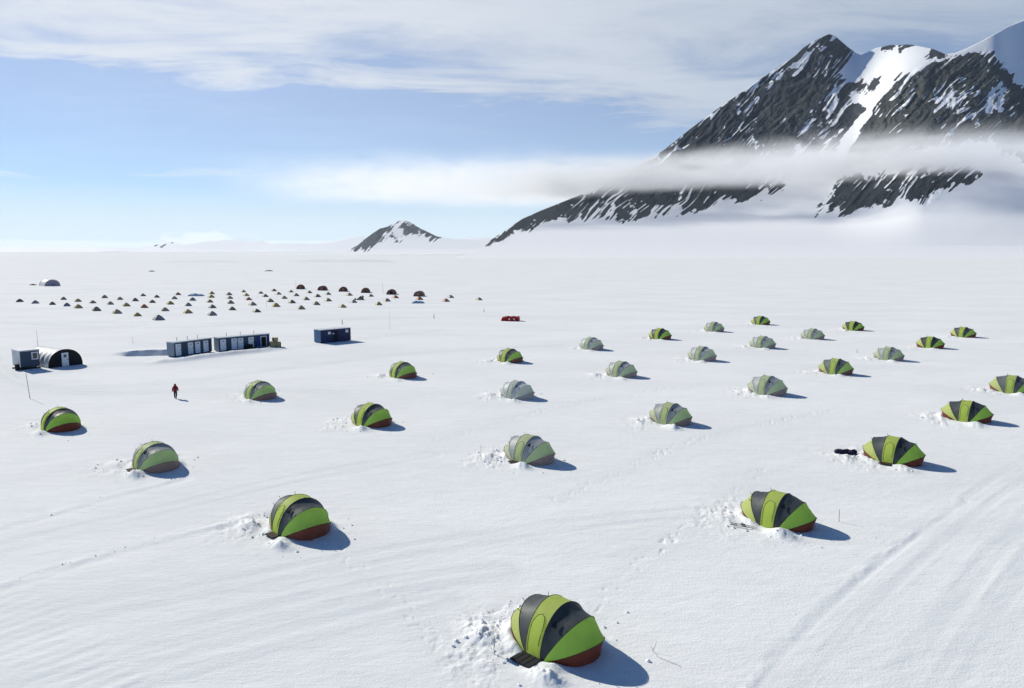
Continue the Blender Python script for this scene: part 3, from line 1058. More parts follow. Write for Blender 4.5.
TLAB[14] = 'green clam tent with maroon skirt, between the blue container and the wholly grey tent'
TLAB[22] = 'vivid lime and black clam tent, diagonally in front of the farthest row\'s rightmost tent'
protos_t = [make_tent(0)]
for k, ((x0, x1, yb, fr), (tx, ty)) in enumerate(zip(TENTS, TPOS)):
    if k in (1, 2):
        protos_t.append(make_tent(k))
    o = protos_t[k] if k < 3 else copy_thing(protos_t[random.randrange(3)])
    o.location = (tx, ty, float(gh_base(np.array([tx]), np.array([ty]))[0]) + (-.03 if k != 2 else -.16))
    o.rotation_euler = (0, 0, TYAW + math.radians(random.uniform(-4, 4)) * (k > 0))
    s = random.uniform(.97, 1.03) if k else .975
    o.scale = (s, s * random.uniform(.97, 1.03), s * random.uniform(.97, 1.04))
    tag(o, TLAB[k], 'tent', 'big clam tents in staggered rows on the snow')
    for ch in o.children:
        ch['frost'] = float(fr * random.uniform(.9, 1.05))
        for g_ in ch.children:
            g_['frost'] = float(fr)

# boards and other small things at the tents
def local(k, lx, ly):
    tx, ty = TPOS[k]
    x, y = tx + lx * cyw - ly * syw, ty + lx * syw + ly * cyw
    return x, y, gz_at(x, y)


for k, lab in ((0, 'black mat at the door of the tent closest to the camera'), (1, 'brown board at the door of the second tent in the nearest row'),
               (3, 'small brown board beside the dulled green tent'), (4, 'dark mat at the door of the lightly frosted sage tent'), (5, 'dark mat at the door of the lime tent with bags')):
    x, y, z = local(k, -.05, -2.0 if k == 0 else -1.85)
    b = MB().box(-.55, .55, -.42, .42, 0, .05, .015)
    for i in range(4):
        b.box(-.53 + i * .29, -.31 + i * .29, -.40, .40, .052, .066)
    o = b.build('door_mat', M['mat'] if k else M['black'])
    o.location = (x, y, z + .04)
    o.rotation_euler = (0, 0, TYAW)
    o.scale = (1, 1, 1) if k == 0 else (.82, .7, 1)
    tag(o, lab, 'mat', 'mats and boards at tent doors')


def pole(px, py, h, label, r=.018, lean=(0, 0), name='marker_pole', cat='pole', flag=None):
    p = W(px, py)
    o = thing(name, label, cat, (p[0], p[1], gz_at(p[0], p[1]) - .05), 0, 'thin poles standing in the snow')
    MB().tube([(0, 0, 0), (lean[0] * .5, lean[1] * .5, h * .5), (lean[0], lean[1], h)], r, 6, r * .7).build('shaft', M['bamboo'], o, True)
    if flag:
        b = MB()
        vs, fs = [], []
        for i in range(7):
            for j in range(4):
                for s in (0, 1):
                    vs.append((lean[0] + flag[0] * i / 6, lean[1] + .03 * math.sin(i * 1.4) + s * .004, h - .02 - flag[1] * j / 3 - .02 * i / 6))
        for i in range(6):
            for j in range(3):
                a_ = (i * 4 + j) * 2
                fs += [(a_, a_ + 8, a_ + 10, a_ + 2), (a_ + 1, a_ + 3, a_ + 11, a_ + 9)]
        b.add(vs, fs).build('flag', M['black'], o)
    return o


pole(652, 652, .5, 'short leaning stake behind the shadow of the closest tent', .009, (.22, .1))
pole(839, 521, .9, 'thin stake behind the shadow of the tent with skis', .02)
pole(553, 462, .9, 'thin stake right of the lightly frosted sage tent', .02)
pole(481, 461, 1.4, 'thin pole in churned snow left of the lightly frosted sage tent', .02)
pole(30, 398, 3.2, 'tall thin pole in front of the dark cabin', .035, (-.25, 0))
pole(133, 344, 1.4, 'small stake right of the arched hut', .025)
pole(38, 349, 3.4, 'tall thin pole behind the white arched hut', .03)
pole(266.5, 307.5, 2.4, 'thin pole among the little dome tents', .03)
pole(390, 330, 4.4, 'tall thin pole on bare snow below the dome tents', .022)
pole(434, 318.5, 1.2, 'short dark stake right of the tall thin pole', .1)
pole(484, 312.5, 1.0, 'short dark stake above the red tunnel tent', .1)
pole(342.3, 324.5, 1.3, 'short dark stake behind the blue container', .09)
pole(296, 288, 3.6, 'thin pole beside the first maroon arch tent', .045)
pole(383.5, 293.5, 4.2, 'thin pole beside the dark brown arch tent', .045, (-.4, 0))
pole(857, 353, .7, 'short stake left of the frosted grey-green tent', .04)

# guy line on the snow by the nearest tent
pa, pb = W(651, 655), W(681, 667)
b = MB()
pts = []
for i in range(13):
    p = pa + (pb - pa) * (i / 12)
    pts.append((p[0], p[1], gz_at(p[0], p[1]) + .04 + (.35 * (1 - i / 3) if i < 3 else 0)))
o = b.tube(pts, .008, 5).build('guy_line', M['metal'], None, True)
tag(o, 'dark guy line lying on the snow behind the closest tent\'s shadow', 'line')

# a snow shovel stood handle-down in the churned snow
p = W(494, 654)
o = thing('snow_shovel', 'thin snow shovel standing blade-up in churned snow, left of the closest tent', 'shovel', (p[0], p[1], gz_at(p[0], p[1])), .08)
MB().tube([(0, 0, -.1), (0, 0, .46)], .016, 6).build('shaft', M['metal'], o, True)
vs, fs = [], []
for s_ in (-.008, .008):
    for i in range(7):
        a_ = -1 + i / 3
        for j in range(4):
            vs.append((s_ + .025 * a_ * a_, .17 * a_ * (1 - .15 * (j == 3)), .42 + .40 * j / 3 - (.04 * a_ * a_ if j == 3 else 0)))
for i in range(6):
    for j in range(3):
        q = i * 4 + j
        fs += [(q, q + 1, q + 5, q + 4), (q + 28, q + 32, q + 33, q + 29)]
for i in range(6):
    fs += [(i * 4, i * 4 + 4, i * 4 + 32, i * 4 + 28), (i * 4 + 3, i * 4 + 31, i * 4 + 35, i * 4 + 7)]
for j in range(3):
    fs += [(j, j + 28, j + 29, j + 1), (24 + j, 25 + j, 53 + j, 52 + j)]
MB().add(vs, fs).build('blade', M['metal'], o, True)

# skis by the third tent
for i, (lx, ly, lab) in enumerate(((-1.25, -2.35, 'upper ski of the pair lying by the tent with its skirt nearly buried'), (-1.05, -2.6, 'lower ski of the pair lying by the tent with its skirt nearly buried'))):
    x, y, z = local(2, lx, ly)
    b = MB()
    pts = [(-.85 + 1.7 * q / 12, 0, .03 + (.12 * ((q - 10) / 2) ** 2 if q > 10 else 0)) for q in range(13)]
    vs, fs = [], []
    for q, (a_, _, zz_) in enumerate(pts):
        w_ = .045 if q < 11 else .045 - .016 * (q - 10)
        vs += [(a_, -w_, zz_), (a_, w_, zz_), (a_, w_, zz_ + .02), (a_, -w_, zz_ + .02)]
    for q in range(12):
        for j in range(4):
            fs.append((q * 4 + j, q * 4 + (j + 1) % 4, q * 4 + 4 + (j + 1) % 4, q * 4 + 4 + j))
    fs += [(3, 2, 1, 0), (48, 49, 50, 51)]
    r_ = thing('ski', lab, 'ski', (x, y, z + .06), TYAW + .25 + .08 * i, 'skis lying by a tent')
    b.add(vs, fs).build('blade', M['slate_tent'], r_)
    MB().box(-.14, .16, -.035, .035, .052, .10, .012).build('binding', M['black'], r_)

# dark bags in the snow beside the sixth tent
for i, (px, py, L, lab) in enumerate(((838.5, 454.3, .75, 'rounded dark bag at the outer end of the bags beside the lime tent'), (845.5, 454.2, .95, 'dark bag in the middle of the bags beside the lime tent'), (852.5, 454.6, .85, 'dark bag nearest the tent in the bags beside the lime tent'))):
    p = W(px, py)
    r_ = thing('duffel_bag', lab, 'bag', (p[0], p[1], gz_at(p[0], p[1])), -.1 + .2 * i, 'dark bags in the snow')
    vs, fs = [], []
    n, m = 12, 9
    for q in range(m + 1):
        a_ = q / m * 2 - 1
        rr = .21 * (1 - a_ ** 6 * .75) * (1 + .05 * math.sin(q * 2.1 + i))
        for j in range(n):
            an = 2 * math.pi * j / n
            vs.append((a_ * L / 2, rr * math.cos(an) * 1.15, max(.19 + rr * math.sin(an), .0)))
    for q in range(m):
        for j in range(n):
            fs.append((q * n + j, q * n + (j + 1) % n, (q + 1) * n + (j + 1) % n, (q + 1) * n + j))
    fs += [tuple(range(n - 1, -1, -1)), tuple(m * n + j for j in range(n))]
    MB().add(vs, fs).build('body', M['navy_bag'], r_, True)
    MB().tube([(-.2, -.08, .38), (-.12, -.1, .46), (.12, -.1, .46), (.2, -.08, .38)], .018, 5).build('handle', M['black'], r_, True)

# ------------------------------------------------------------------ little dome tents of the far camp
FILES = [
    [(158.6, 320, 's'), (137.6, 316.2, 'o'), (117.1, 313.8, 'g'), (96.6, 311.4, 'd'), (78.4, 308.7, 'o'), (67.1, 306.7, 's'), (52.5, 305, 'd'), (35.4, 303.5, 's'), (19.8, 301.8, 'd')],
    [(212.3, 315.8, 's'), (187.9, 313.5, 'o'), (165.2, 311.4, 'g'), (144.4, 308.4, 'r'), (126.4, 306.8, 'o'), (110.4, 304.8, 'g'), (92.8, 303.4, 'g'), (78.1, 301.6, 'o'), (63.7, 299.6, 'g')],
    [(256.7, 312.7, 'd'), (232.3, 310.6, 'd'), (212.3, 308.6, 's'), (188.4, 306.3, 's'), (170.3, 304.5, 'o'), (152.5, 302.6, 'd'), (135.4, 300.9, 'd'), (120.1, 299.6, 'g'), (104.7, 297.9, 'g')],
    [(301.3, 309.6, 'g'), (276, 307.3, 'o'), (252.5, 305.7, 'g'), (230.7, 303.7, 'g'), (209.8, 302.3, 'o'), (192.8, 300.4, 's'), (174.4, 298.9, 'g'), (156.8, 297.4, 'd'), (143, 296, 'g')],
    [(342.5, 307.8, 'p'), (316.3, 305.1, 'g'), (291.9, 303.1, 'd'), (270.3, 301.8, 'g'), (248.6, 300, 'r'), (229.7, 298.6, 'g'), (211.2, 297.4, 'o'), (178.1, 294.8, 'r')],
    [(378.6, 305.3, 'p'), (353.4, 302.8, 's'), (327.9, 301.3, 'g'), (306.1, 300, 'g'), (284.2, 298.7, 'g'), (265.2, 296.8, 'd'), (246.2, 295.8, 'o'), (229, 294.8, 'g'), (211.7, 293.7, 'o')],
    [(386.9, 301.6, 'g'), (317.6, 296.9, 'd'), (296.1, 295.8, 'g'), (278.2, 294.4, 'g'), (260.8, 293.4, 'g'), (243.5, 291.9, 'g')],
    [(419.4, 299.8, 'r'), (395.3, 298.3, 'r'), (370.8, 296.8, 'g'), (349.1, 295.6, 'g'), (328, 294.6, 'g'), (309.3, 292.9, 'g'), (290.9, 292, 'g'), (274, 290.9, 'r')],
    [(478.9, 300.3, 'y'), (445.8, 301.9, 'r'), (450.5, 297.8, 'f')],
]
KIND = {'s': ('slate grey', 'slate_tent', 'slate_tent'), 'o': ('olive', 'olive_tent', 'lit_yellow_tent'), 'g': ('grey', 'grey_tent', 'lit_cream_tent'), 'd': ('dark', 'dark_tent', 'olive_tent'),
        'r': ('brownish', 'rust_tent', 'lit_orange_tent'), 'p': ('olive grey pale-sided', 'olive_tent', 'lit_cream_tent'), 'y': ('pale yellow and grey', 'grey_tent', 'lit_cream_tent'), 'f': ('faded grey', 'fadegrey_tent', 'fadegrey_tent')}


def make_dome(k1, k2):
    root = thing('dome_tent', '', 'tent')
    rx, hh = 1.22, 1.22
    n = 10
    # four panels between two crossing arched poles
    for q in range(4):
        vs, fs = [], []
        a0 = math.pi / 4 + q * math.pi / 2
        for i in range(n + 1):
            f_ = i / n                     # from the ground corner curve up to the top
            for j in range(n + 1):
                g_ = j / n
                a_ = a0 + g_ * math.pi / 2
                # square footprint
                sq = 1 / max(abs(math.cos(a_)), abs(math.sin(a_)))
                k_ = 1 - f_
                rad = rx * (sq * k_ ** .9)
                z = hh * (.5 * math.sin(f_ ** .85 * math.pi / 2) + .5 * f_) * (1 - .05 * math.sin(g_ * math.pi) * (1 - f_) * 4 * f_)
                vs.append((rad * math.cos(a_), rad * math.sin(a_), z))
        for i in range(n):
            for j in range(n):
                o = i * (n + 1) + j
                fs.append((o, o + 1, o + n + 2, o + n + 1))
        pm = M[k2] if q == 1 else M[k1]  # sunward panel in a lighter fabric, sunlight put into its colour
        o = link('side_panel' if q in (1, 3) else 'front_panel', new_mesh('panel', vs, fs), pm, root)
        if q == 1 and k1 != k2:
            o['label'] = 'side panel coloured lighter for the sun on it'
    for a_ in (math.pi / 4, 3 * math.pi / 4):
        pts = []
        for i in range(21):
            f_ = i / 10 - 1
            k_ = abs(f_)
            rad = rx * math.sqrt(2) * k_ ** .9 * (1 if f_ > 0 else -1)
            pts.append((rad * math.cos(a_), rad * math.sin(a_), hh * (.5 * math.sin((1 - k_) ** .85 * math.pi / 2) + .5 * (1 - k_)) + .015))
        MB().tube(pts, .02, 4).build('pole', M['seam'], root, True)
    return root


ORD = ['first', 'second', 'third', 'fourth', 'fifth', 'sixth', 'seventh', 'eighth', 'ninth']
ROWN = ['nearest', 'second', 'third', 'fourth', 'fifth', 'sixth', 'seventh', 'eighth', 'sparse farthest right']
domes = {}
for fi, row in enumerate(FILES):
    n = len(row)
    for i, (px, py, kd) in enumerate(row):
        word, k1, k2 = KIND[kd]
        if kd not in domes:
            domes[kd] = make_dome(k1, k2)
            o = domes[kd]
        else:
            o = copy_thing(domes[kd])
        p = W(px, py)
        d_ = p / np.hypot(p[0], p[1])
        x, y = p[0] + d_[0] * 1.2, p[1] + d_[1] * 1.2
        o.location = (x, y, float(ground_h(np.array([x]), np.array([y]))[0]) - .04)
        sc_ = random.uniform(.92, 1.08)
        if fi == 0 and i == 0:
            sc_ = 1.18
        o.scale = (sc_ * .88, sc_ * .82, sc_ * random.uniform(.86, 1.0))
        o.rotation_euler = (0, 0, math.radians(random.uniform(-9, 9)) + .62)
        if fi == 8:
            lab = ['pale yellow-sided dome tent standing alone, rightmost of the far camp', 'brownish dome tent just below a faded grey dome tent', 'faded light grey dome tent just above a brownish dome tent'][i]
        else:
            lab = '%s dome tent, %s from the right, %s slanting row of the far camp' % (word, ORD[i], ROWN[fi])
        tag(o, lab, 'tent', 'little dome tents of the far camp')
        for ch in o.children:
            ch['frost'] = random.uniform(0, .12)


# ------------------------------------------------------------------ arched tents behind the dome tents
def make_arch(R_, L, mat_name, front_mat, door_mat, name='arch_tent', hf=1.0):
    root = thing(name, '', 'tent')
    n, m = 18, 6
    vs, fs = [], []
    for j in range(m + 1):
        y = -L / 2 + L * j / m
        for i in range(n + 1):
            a_ = math.pi * i / n
            rr = R_ * (1 - .012 * (j % 2))
            vs.append((rr * math.cos(a_), y, rr * hf * math.sin(a_) ** .9))
    for j in range(m):
        for i in range(n):
            o = j * (n + 1) + i
            fs.append((o, o + n + 1, o + n + 2, o + 1))
    link('cover', new_mesh('cover', vs, fs), M[mat_name], root)
    for s in (-1, 1):
        v2 = [(R_ * .99 * math.cos(math.pi * i / n), s * (L / 2 - .01), R_ * .99 * hf * math.sin(math.pi * i / n) ** .9) for i in range(n + 1)] + [(0, s * (L / 2 + .12), R_ * .45)]
        f2 = [(i, i + 1, n + 1) if s > 0 else (i + 1, i, n + 1) for i in range(n)] + [((n, 0, n + 1) if s > 0 else (0, n, n + 1))]
        link('end_wall', new_mesh('end_wall', v2, f2), M[front_mat], root)
    b = MB()
    w_ = R_ * .22
    b.box(-w_, w_, -L / 2 - .16, -L / 2 - .12, .02, R_ * hf * .72, .01)
    b.build('door', M[door_mat], root)
    for s in (-1, 1):
        b = MB()
        b.tube([(R_ * 1.01 * math.cos(math.pi * i / n), s * L / 2, R_ * 1.01 * hf * max(math.sin(math.pi * i / n), 0) ** .9) for i in range(n + 1)], .05, 5)
        b.build('hoop', M['seam'], root, True)
    return root


ar = [(300.7, 289.0, 'maroon', 'first of the row of arch tents behind the dome tents, maroon, leftmost'), (322.6, 290.2, 'maroon', 'maroon arch tent, second in the row behind the dome tents'),
      (343.3, 291.3, 'dark', 'dark maroon arch tent, third in the row behind the dome tents'), (365.7, 292.9, 'rust', 'rust-fronted maroon arch tent, fourth in the row behind the dome tents'),
      (391.6, 294.6, 'brown', 'dark brown arch tent, fifth in the row behind the dome tents'), (419.2, 296.3, 'pale', 'faded pale brown arch tent at the right end of the arch row')]
protos = {}
for px, py, kd, lab in ar:
    mats = {'maroon': ('maroon_arch', 'maroon_arch', 'pale_arch'), 'dark': ('brown_arch', 'maroon_arch', 'pale_arch'), 'rust': ('maroon_arch', 'brown_arch', 'maroon_arch'),
            'brown': ('brown_arch', 'brown_arch', 'black'), 'pale': ('pale_arch', 'brown_arch', 'pale_arch')}[kd]
    if kd in protos:
        o = copy_thing(protos[kd])
    else:
        o = protos[kd] = make_arch(1.85, 4.2, *mats, hf=1.0)
    p = W(px, py)
    d_ = p / np.hypot(p[0], p[1])
    x, y = p[0] + d_[0] * 2, p[1] + d_[1] * 2
    o.location = (x, y, gz_at(x, y) - .05)
    o.rotation_euler = (0, 0, math.atan2(-p[0], p[1]) * .9 + random.uniform(-.1, .1) - .1)
    o.scale = (1.0, 1, 1.08)
    tag(o, lab, 'tent', 'arch tents behind the dome tents')
    for ch in o.children:
        ch['frost'] = .05

# white and violet-grey barrel tent far to the left
p = W(51, 286)
M['violet_fab'] = fabric('violet_grey_fabric', (.34, .32, .38), .15)
M['white_fab'] = fabric('white_tent_fabric', (.78, .78, .78), .3)
o = make_arch(3.1, 9.5, 'white_fab', 'violet_fab', 'violet_fab', 'barrel_tent', .92)
o.location = (p[0] - 3.4, p[1] + 4.5, -.05)
o.scale = (1.1, 1.0, 1.12)
o.rotation_euler = (0, 0, math.radians(34 + 13))
tag(o, 'large barrel tent with white cover and violet-grey front, far behind the dome tents', 'tent')
pp = W(33, 285)
o = MB().box(-1.7, 1.7, -.5, .5, 0, .3, .1).box(-.7, .9, -.4, .4, .31, .6, .1).build('cargo_sled', M['black'])
o.location = (pp[0], pp[1], gz_at(pp[0], pp[1]))
tag(o, 'dark low sled beside the large barrel tent', 'sled')

# red tunnel tent
p = W(511, 321)
root = thing('tunnel_tent', 'low bright red tunnel tent standing alone on the open snow', 'tent', (p[0], p[1] + 1.0, gz_at(p[0], p[1]) - .03), -.18)
nn, mm = 12, 16
for q in range(3):
    vs, fs = [], []
    for j in range(7):
        xx = -2.0 + (q * 6 + j) * 4.0 / 18
        rr = .98 * (1 - .08 * math.sin(j / 6 * math.pi)) * (1 if not (q == 0 and j < 3) else .80 + .07 * j)
        for i in range(nn + 1):
            a_ = math.pi * i / nn
            vs.append((xx - (.35 * (1 - math.sin(a_)) if q == 0 and j == 0 else 0), rr * 1.05 * math.cos(a_), rr * 1.02 * math.sin(a_) ** .8))
    for j in range(6):
        for i in range(nn):
            o = j * (nn + 1) + i
            fs.append((o, o + 1, o + nn + 2, o + nn + 1))
    link('cover', new_mesh('cover', vs, fs), M['red_tent'], root)
for xx, rr in ((-2.0, .79), (2.0, .98)):
    vs = [(xx, rr * 1.05 * math.cos(math.pi * i / nn), rr * 1.02 * math.sin(math.pi * i / nn) ** .8) for i in range(nn + 1)]
    link('end_wall', new_mesh('end_wall', vs, [tuple(range(nn + 1))]), M['red_tent'], root)
M['pink_white'] = simple('white_trim', (.7, .6, .6), .6)
for xx in (-.75, .62):
    MB().tube([(xx, 1.06 * math.cos(math.pi * i / nn), .985 * math.sin(math.pi * i / nn) ** .8) for i in range(nn + 1)], .045, 5).build('hoop', M['maroon_arch'], root, True)
for xx in (-.2, .95):
    MB().box(xx - .16, xx + .16, -1.085, -1.055, .25, .62, .01).build('vent', M['pink_white'], root)
root.scale = (1.05, 1.1, 1.3)
for ch in root.children:
    ch['frost'] = .0

# a pale blue tarp, a heap with painted blue shade and dark sled loads among the far tents
def heap(name, px, py, L, Wd, Ht, mat, label, cat, seed):
    p = W(px, py)
    n, m = 22, 12
    vs, fs = [], []
    for i in range(n + 1):
        for j in range(m + 1):
            a_ = i / n * 2 - 1; c_ = j / m * 2 - 1
            k_ = max(1 - a_ * a_, 0) * max(1 - c_ * c_, 0)
            z = Ht * k_ ** .6 * (1 + .35 * float(fbm(np.array([a_ * 2.5 + seed]), np.array([c_ * 2.0]), seed, 2)[0])) - .03
            vs.append((a_ * L / 2, c_ * Wd / 2, z))
    for i in range(n):
        for j in range(m):
            o = i * (m + 1) + j
            fs.append((o, o + m + 1, o + m + 2, o + 1))
    o = link(name, new_mesh(name, vs, fs), M[mat])
    o.location = (p[0], p[1] + Wd / 2, gz_at(p[0], p[1]))
    return tag(o, label, cat)


heap('tarp_or_shaded_heap', 194, 295.8, 6.6, 3, 1.05, 'tarp_and_shade_blue', 'long pale blue heap between the little dome tents, shade put into its colour', 'tarp', 3)  # shadowed snow pile, its blue shade put into the colour
heap('tarp_or_shaded_heap', 417.5, 303.6, 4.4, 2.4, .95, 'tarp_and_shade_blue', 'short pale blue tarp-covered heap below the faded brown arch tent', 'tarp', 5)
heap('tarp_or_shaded_heap', 150.5, 271.4, 4.6, 4, .9, 'violet_grey', 'small violet-grey heap far out behind the camp', 'tarp', 8)
heap('tarp_or_shaded_heap', 268, 271.4, 7.5, 4, .9, 'violet_grey', 'low violet-grey heap far out behind the arch tents', 'tarp', 9)
heap('cargo_pile', 360, 300.2, 2.6, 1.6, 1.15, 'dark_tent', 'dark pile of gear between two little dome tents', 'gear', 11)
heap('cargo_pile', 355, 300.2, 1.0, 1.0, .6, 'dark_tent', 'small dark bag beside the pile of gear', 'gear', 12)
heap('cargo_pile', 362.6, 297.4, .8, .8, .7, 'dark_tent', 'small dark item just above the pile of gear', 'gear', 13)

# ------------------------------------------------------------------ cabins and containers
def place(o, p, rz):
    o.location = p
    o.rotation_euler = (0, 0, rz)


def toilet_cabin(label, L, doors, blue_end=None, p=None, rz=0.0):
    """long cabin: local x runs along the front, front faces -y"""
    r_ = thing('toilet_cabin', label, 'cabin', p, rz, 'long blue cabins with white doors')
    Wd, Ht = 1.85, 2.45
    x1 = L if blue_end is None else L - blue_end
    MB().box(.10, x1, .05, Wd, .12, Ht - .1, .03).build('wall', M['steel_blue'], r_)
    MB().box(0, .098, .02, Wd + .02, .1, Ht - .1, .02).build('end_wall', M['lit_end_and_step'], r_)  # left end faces the sun; its lit look is put into a lighter panel colour
    MB().box(-.06, L + .06, -.08, Wd + .08, Ht - .098, Ht + .05, .03).build('roof', M['roof_grey'], r_)
    for s in (.35, 1.5):
        MB().box(.1, L - .1, s - .08, s + .08, -.1, .118).build('skid', M['dark_rubber'], r_)
    if blue_end:
        MB().box(x1 + .003, L, .04, Wd, .12, Ht - .1, .03).build('end_bay', M['cobalt'], r_)
    for k, dx in enumerate(doors):
        d = MB().box(dx, dx + 1.02, -.02, .045, .16, 2.12, .012).build('door', M['white'], r_)
        MB().box(dx + .3, dx + .72, -.03, -.021, 1.72, 1.88).build('vent', M['metal'], d)
        MB().box(dx + .86, dx + .92, -.07, -.021, 1.05, 1.17).build('handle', M['dark_rubber'], d)
    for k in range(3):
        xx = L * (.22 + .27 * k)
        MB().tube([(xx, 1.4, Ht + .02), (xx, 1.4, Ht + .65)], .045, 6).build('vent_pipe', M['metal'], r_, True)
    return r_


pA = W(174.5, 357.2); pA2 = W(212.5, 351.8)
rzA = math.atan2(pA2[1] - pA[1], pA2[0] - pA[0])
LA = float(np.hypot(*(pA2 - pA)[:2]))
pB = W(219, 351.9); pB2 = W(270, 346.8)
rzB = math.atan2(pB2[1] - pB[1], pB2[0] - pB[0])
LB = float(np.hypot(*(pB2 - pB)[:2]))
print('cabins', LA, LB, math.degrees(rzA), math.degrees(rzB))
ka = LA / 8.0
toilet_cabin('blue-grey cabin with four white doors, left one of the joined pair', LA, [x * ka for x in (.35, 2.85, 4.35, 6.1)], None, pA, rzA)
kb = LB / 10.5
cB = toilet_cabin('blue-grey cabin with white doors and bright cobalt end bay, right one of the joined pair', LB, [x * kb for x in (.35, 2.55, 3.85, 6.0)], 2.9 * kb, pB, rzB)
xb = LB - 2.9 * kb
fr = MB()
fr.box(xb + .85, xb + .97, -.05, .037, .16, 2.12)
fr.box(xb + 1.93, xb + 2.05, -.05, .037, .16, 2.12)
fr.box(xb + .97, xb + 1.93, -.05, .037, 1.98, 2.12)
d = fr.build('door_frame', M['white'], cB)
MB().box(xb + .972, xb + 1.928, -.012, .036, .16, 1.978).build('dark_doorway_panel', M['black'], cB)  # black panel, the dark of the interior painted on
# dark bin in front of the fourth door
ux, uy = math.cos(rzB), math.sin(rzB)
q = (pB[0] + ux * 5.75 * kb + uy * .75, pB[1] + uy * 5.75 * kb - ux * .75)
r_ = thing('storage_bin', 'dark bin standing before the fourth door of the cobalt-ended cabin', 'bin', (q[0], q[1], gz_at(*q) - .03), rzB)
MB().box(-.55, .55, -.35, .35, 0, .88, .05).build('body', M['black'], r_)
MB().box(-.58, .58, -.38, .38, .882, .97, .03).build('lid', M['dark_rubber'], r_)
# a low white step by the open door
q = (pB[0] + ux * (xb + .55) + uy * .9, pB[1] + uy * (xb + .55) - ux * .9)
r_ = thing('step', 'low pale step in front of the cobalt end bay', 'step', (q[0], q[1], gz_at(*q) - .02), rzB)
MB().box(-.9, .9, -.4, .4, .0, .2, .02).build('tread', M['lit_end_and_step'], r_)
MB().box(-.9, .9, .0, .4, .202, .38, .02).build('tread', M['lit_end_and_step'], r_)
# crates at the end
for i, (px, py, s, lab) in enumerate(((273.5, 347.5, 1.15, 'plywood crate touching the cobalt end of the cabin'), (277.3, 347.0, 1.05, 'second plywood crate, away from the cabin end'), (275.2, 347.2, .7, 'smaller plywood crate on top of the two beside the cabin'))):
    p = W(px, py)
    z0 = gz_at(p[0], p[1]) if i < 2 else gz_at(p[0], p[1]) + 1.12
    r_ = thing('plywood_crate', lab, 'crate', (p[0], p[1] + (0 if i < 2 else .1), z0), .3 + .2 * i, 'plywood crates by the cabin')
    MB().box(-s / 2, s / 2, -s / 2, s / 2, 0, s * .95, .02).build('body', M['plywood'], r_)
    b = MB()
    for sx in (-1, 1):
        for sy in (-1, 1):
            b.box(sx * s / 2 - .06, sx * s / 2 + .06, sy * (s / 2 + .015) - .015, sy * (s / 2 + .015) + .015, .03, s * .93)
    b.build('batten_frame', M['bamboo'], r_)

# blue container further back
pC = W(320.8, 343.6); pC2 = W(351, 340.6)
rzC = math.atan2(pC2[1] - pC[1], pC2[0] - pC[0])
LC = float(np.hypot(*(pC2 - pC)[:2]))
print('container', LC, math.degrees(rzC))
r_ = thing('shipping_container', 'dark blue container with small white signs, standing alone behind the cabins', 'container', pC, rzC)
MB().box(.1, LC, 0, 2.4, .12, 2.5, .03).build('wall', M['deep_blue'], r_)
MB().box(0, .098, .0, 2.4, .12, 2.5, .02).build('end_wall', M['lit_blue'], r_)  # sunward end in a lighter blue, sunlight put into the colour
rib = MB()
for i in range(int(LC / .3)):
    rib.box(.2 + i * .3, .32 + i * .3, -.03, -.002, .25, 2.4)
rib.build('corrugation', M['deep_blue'], r_)
MB().box(-.03, LC + .03, -.05, 2.45, 2.502, 2.62, .02).build('roof', M['roof_grey'], r_)
MB().box(LC * .42, LC * .56, -.06, -.032, .16, 2.25, .01).build('door', M['black'], r_)
MB().box(LC * .24, LC * .33, -.06, -.032, 1.62, 2.12).build('sign', M['white'], r_)
MB().box(LC * .38, LC * .44, -.085, -.062, 1.62, 1.80).build('sign', M['white'], r_)
MB().box(LC * .82, LC * .91, -.06, -.032, 1.70, 2.25).build('sign', M['white'], r_)
for s in (.4, 2.0):
    MB().box(.1, LC - .1, s - .1, s + .1, -.1, .118).build('skid', M['dark_rubber'], r_)

# cabin on skids at the left
pD = W(21.2, 370.3); pD2 = W(40.5, 368.2)
rzD = math.atan2(pD2[1] - pD[1], pD2[0] - pD[0])
LD = float(np.hypot(*(pD2 - pD)[:2]))
print('left cabin', LD, math.degrees(rzD))
r_ = thing('skid_cabin', 'dark slate cabin on skids with one white-framed window, beside the arched hut', 'cabin', (pD[0], pD[1], gz_at(pD[0], pD[1])), rzD)
DD, DH = 3.2, 2.75
MB().box(.0, LD, .0, DD, .42, DH, .05).build('wall', M['steel_blue'], r_)
MB().box(-.06, -.003, .02, DD - .02, .42, DH, .02).build('end_wall', M['silver'], r_)  # sunlit flank, its brightness painted in with the white cover material
b = MB()
for i in range(8):
    b.box(-.11, -.063, .15 + i * .38, .35 + i * .38, .5, DH - .08)
b.build('corrugation', M['silver'], r_)
MB().box(-.12, LD + .06, -.08, DD + .08, DH + .003, DH + .16, .05).build('roof', M['roof_grey'], r_)
w = MB()
wx0, wx1, wz0, wz1 = LD * .58, LD * .93, 1.42, 2.55
w.box(wx0, wx0 + .14, -.06, -.003, wz0, wz1).box(wx1 - .14, wx1, -.06, -.003, wz0, wz1).box(wx0 + .14, wx1 - .14, -.06, -.003, wz1 - .14, wz1).box(wx0 + .14, wx1 - .14, -.06, -.003, wz0, wz0 + .14)
wn = w.build('window', M['white'], r_)
MB().box(wx0 + .142, wx1 - .142, -.03, -.003, wz0 + .142, wz1 - .142).build('pane', M['glass'], wn)
for s in (.5, DD - .5):
    b = MB()
    b.box(-.3, LD + .2, s - .12, s + .12, -.02, .2, .03)
    b.box(.3, .55, s - .1, s + .1, .2, .418).box(LD - .55, LD - .3, s - .1, s + .1, .2, .418)
    b.build('skid', M['dark_rubber'], r_)
pE = W(17.6, 370.3)
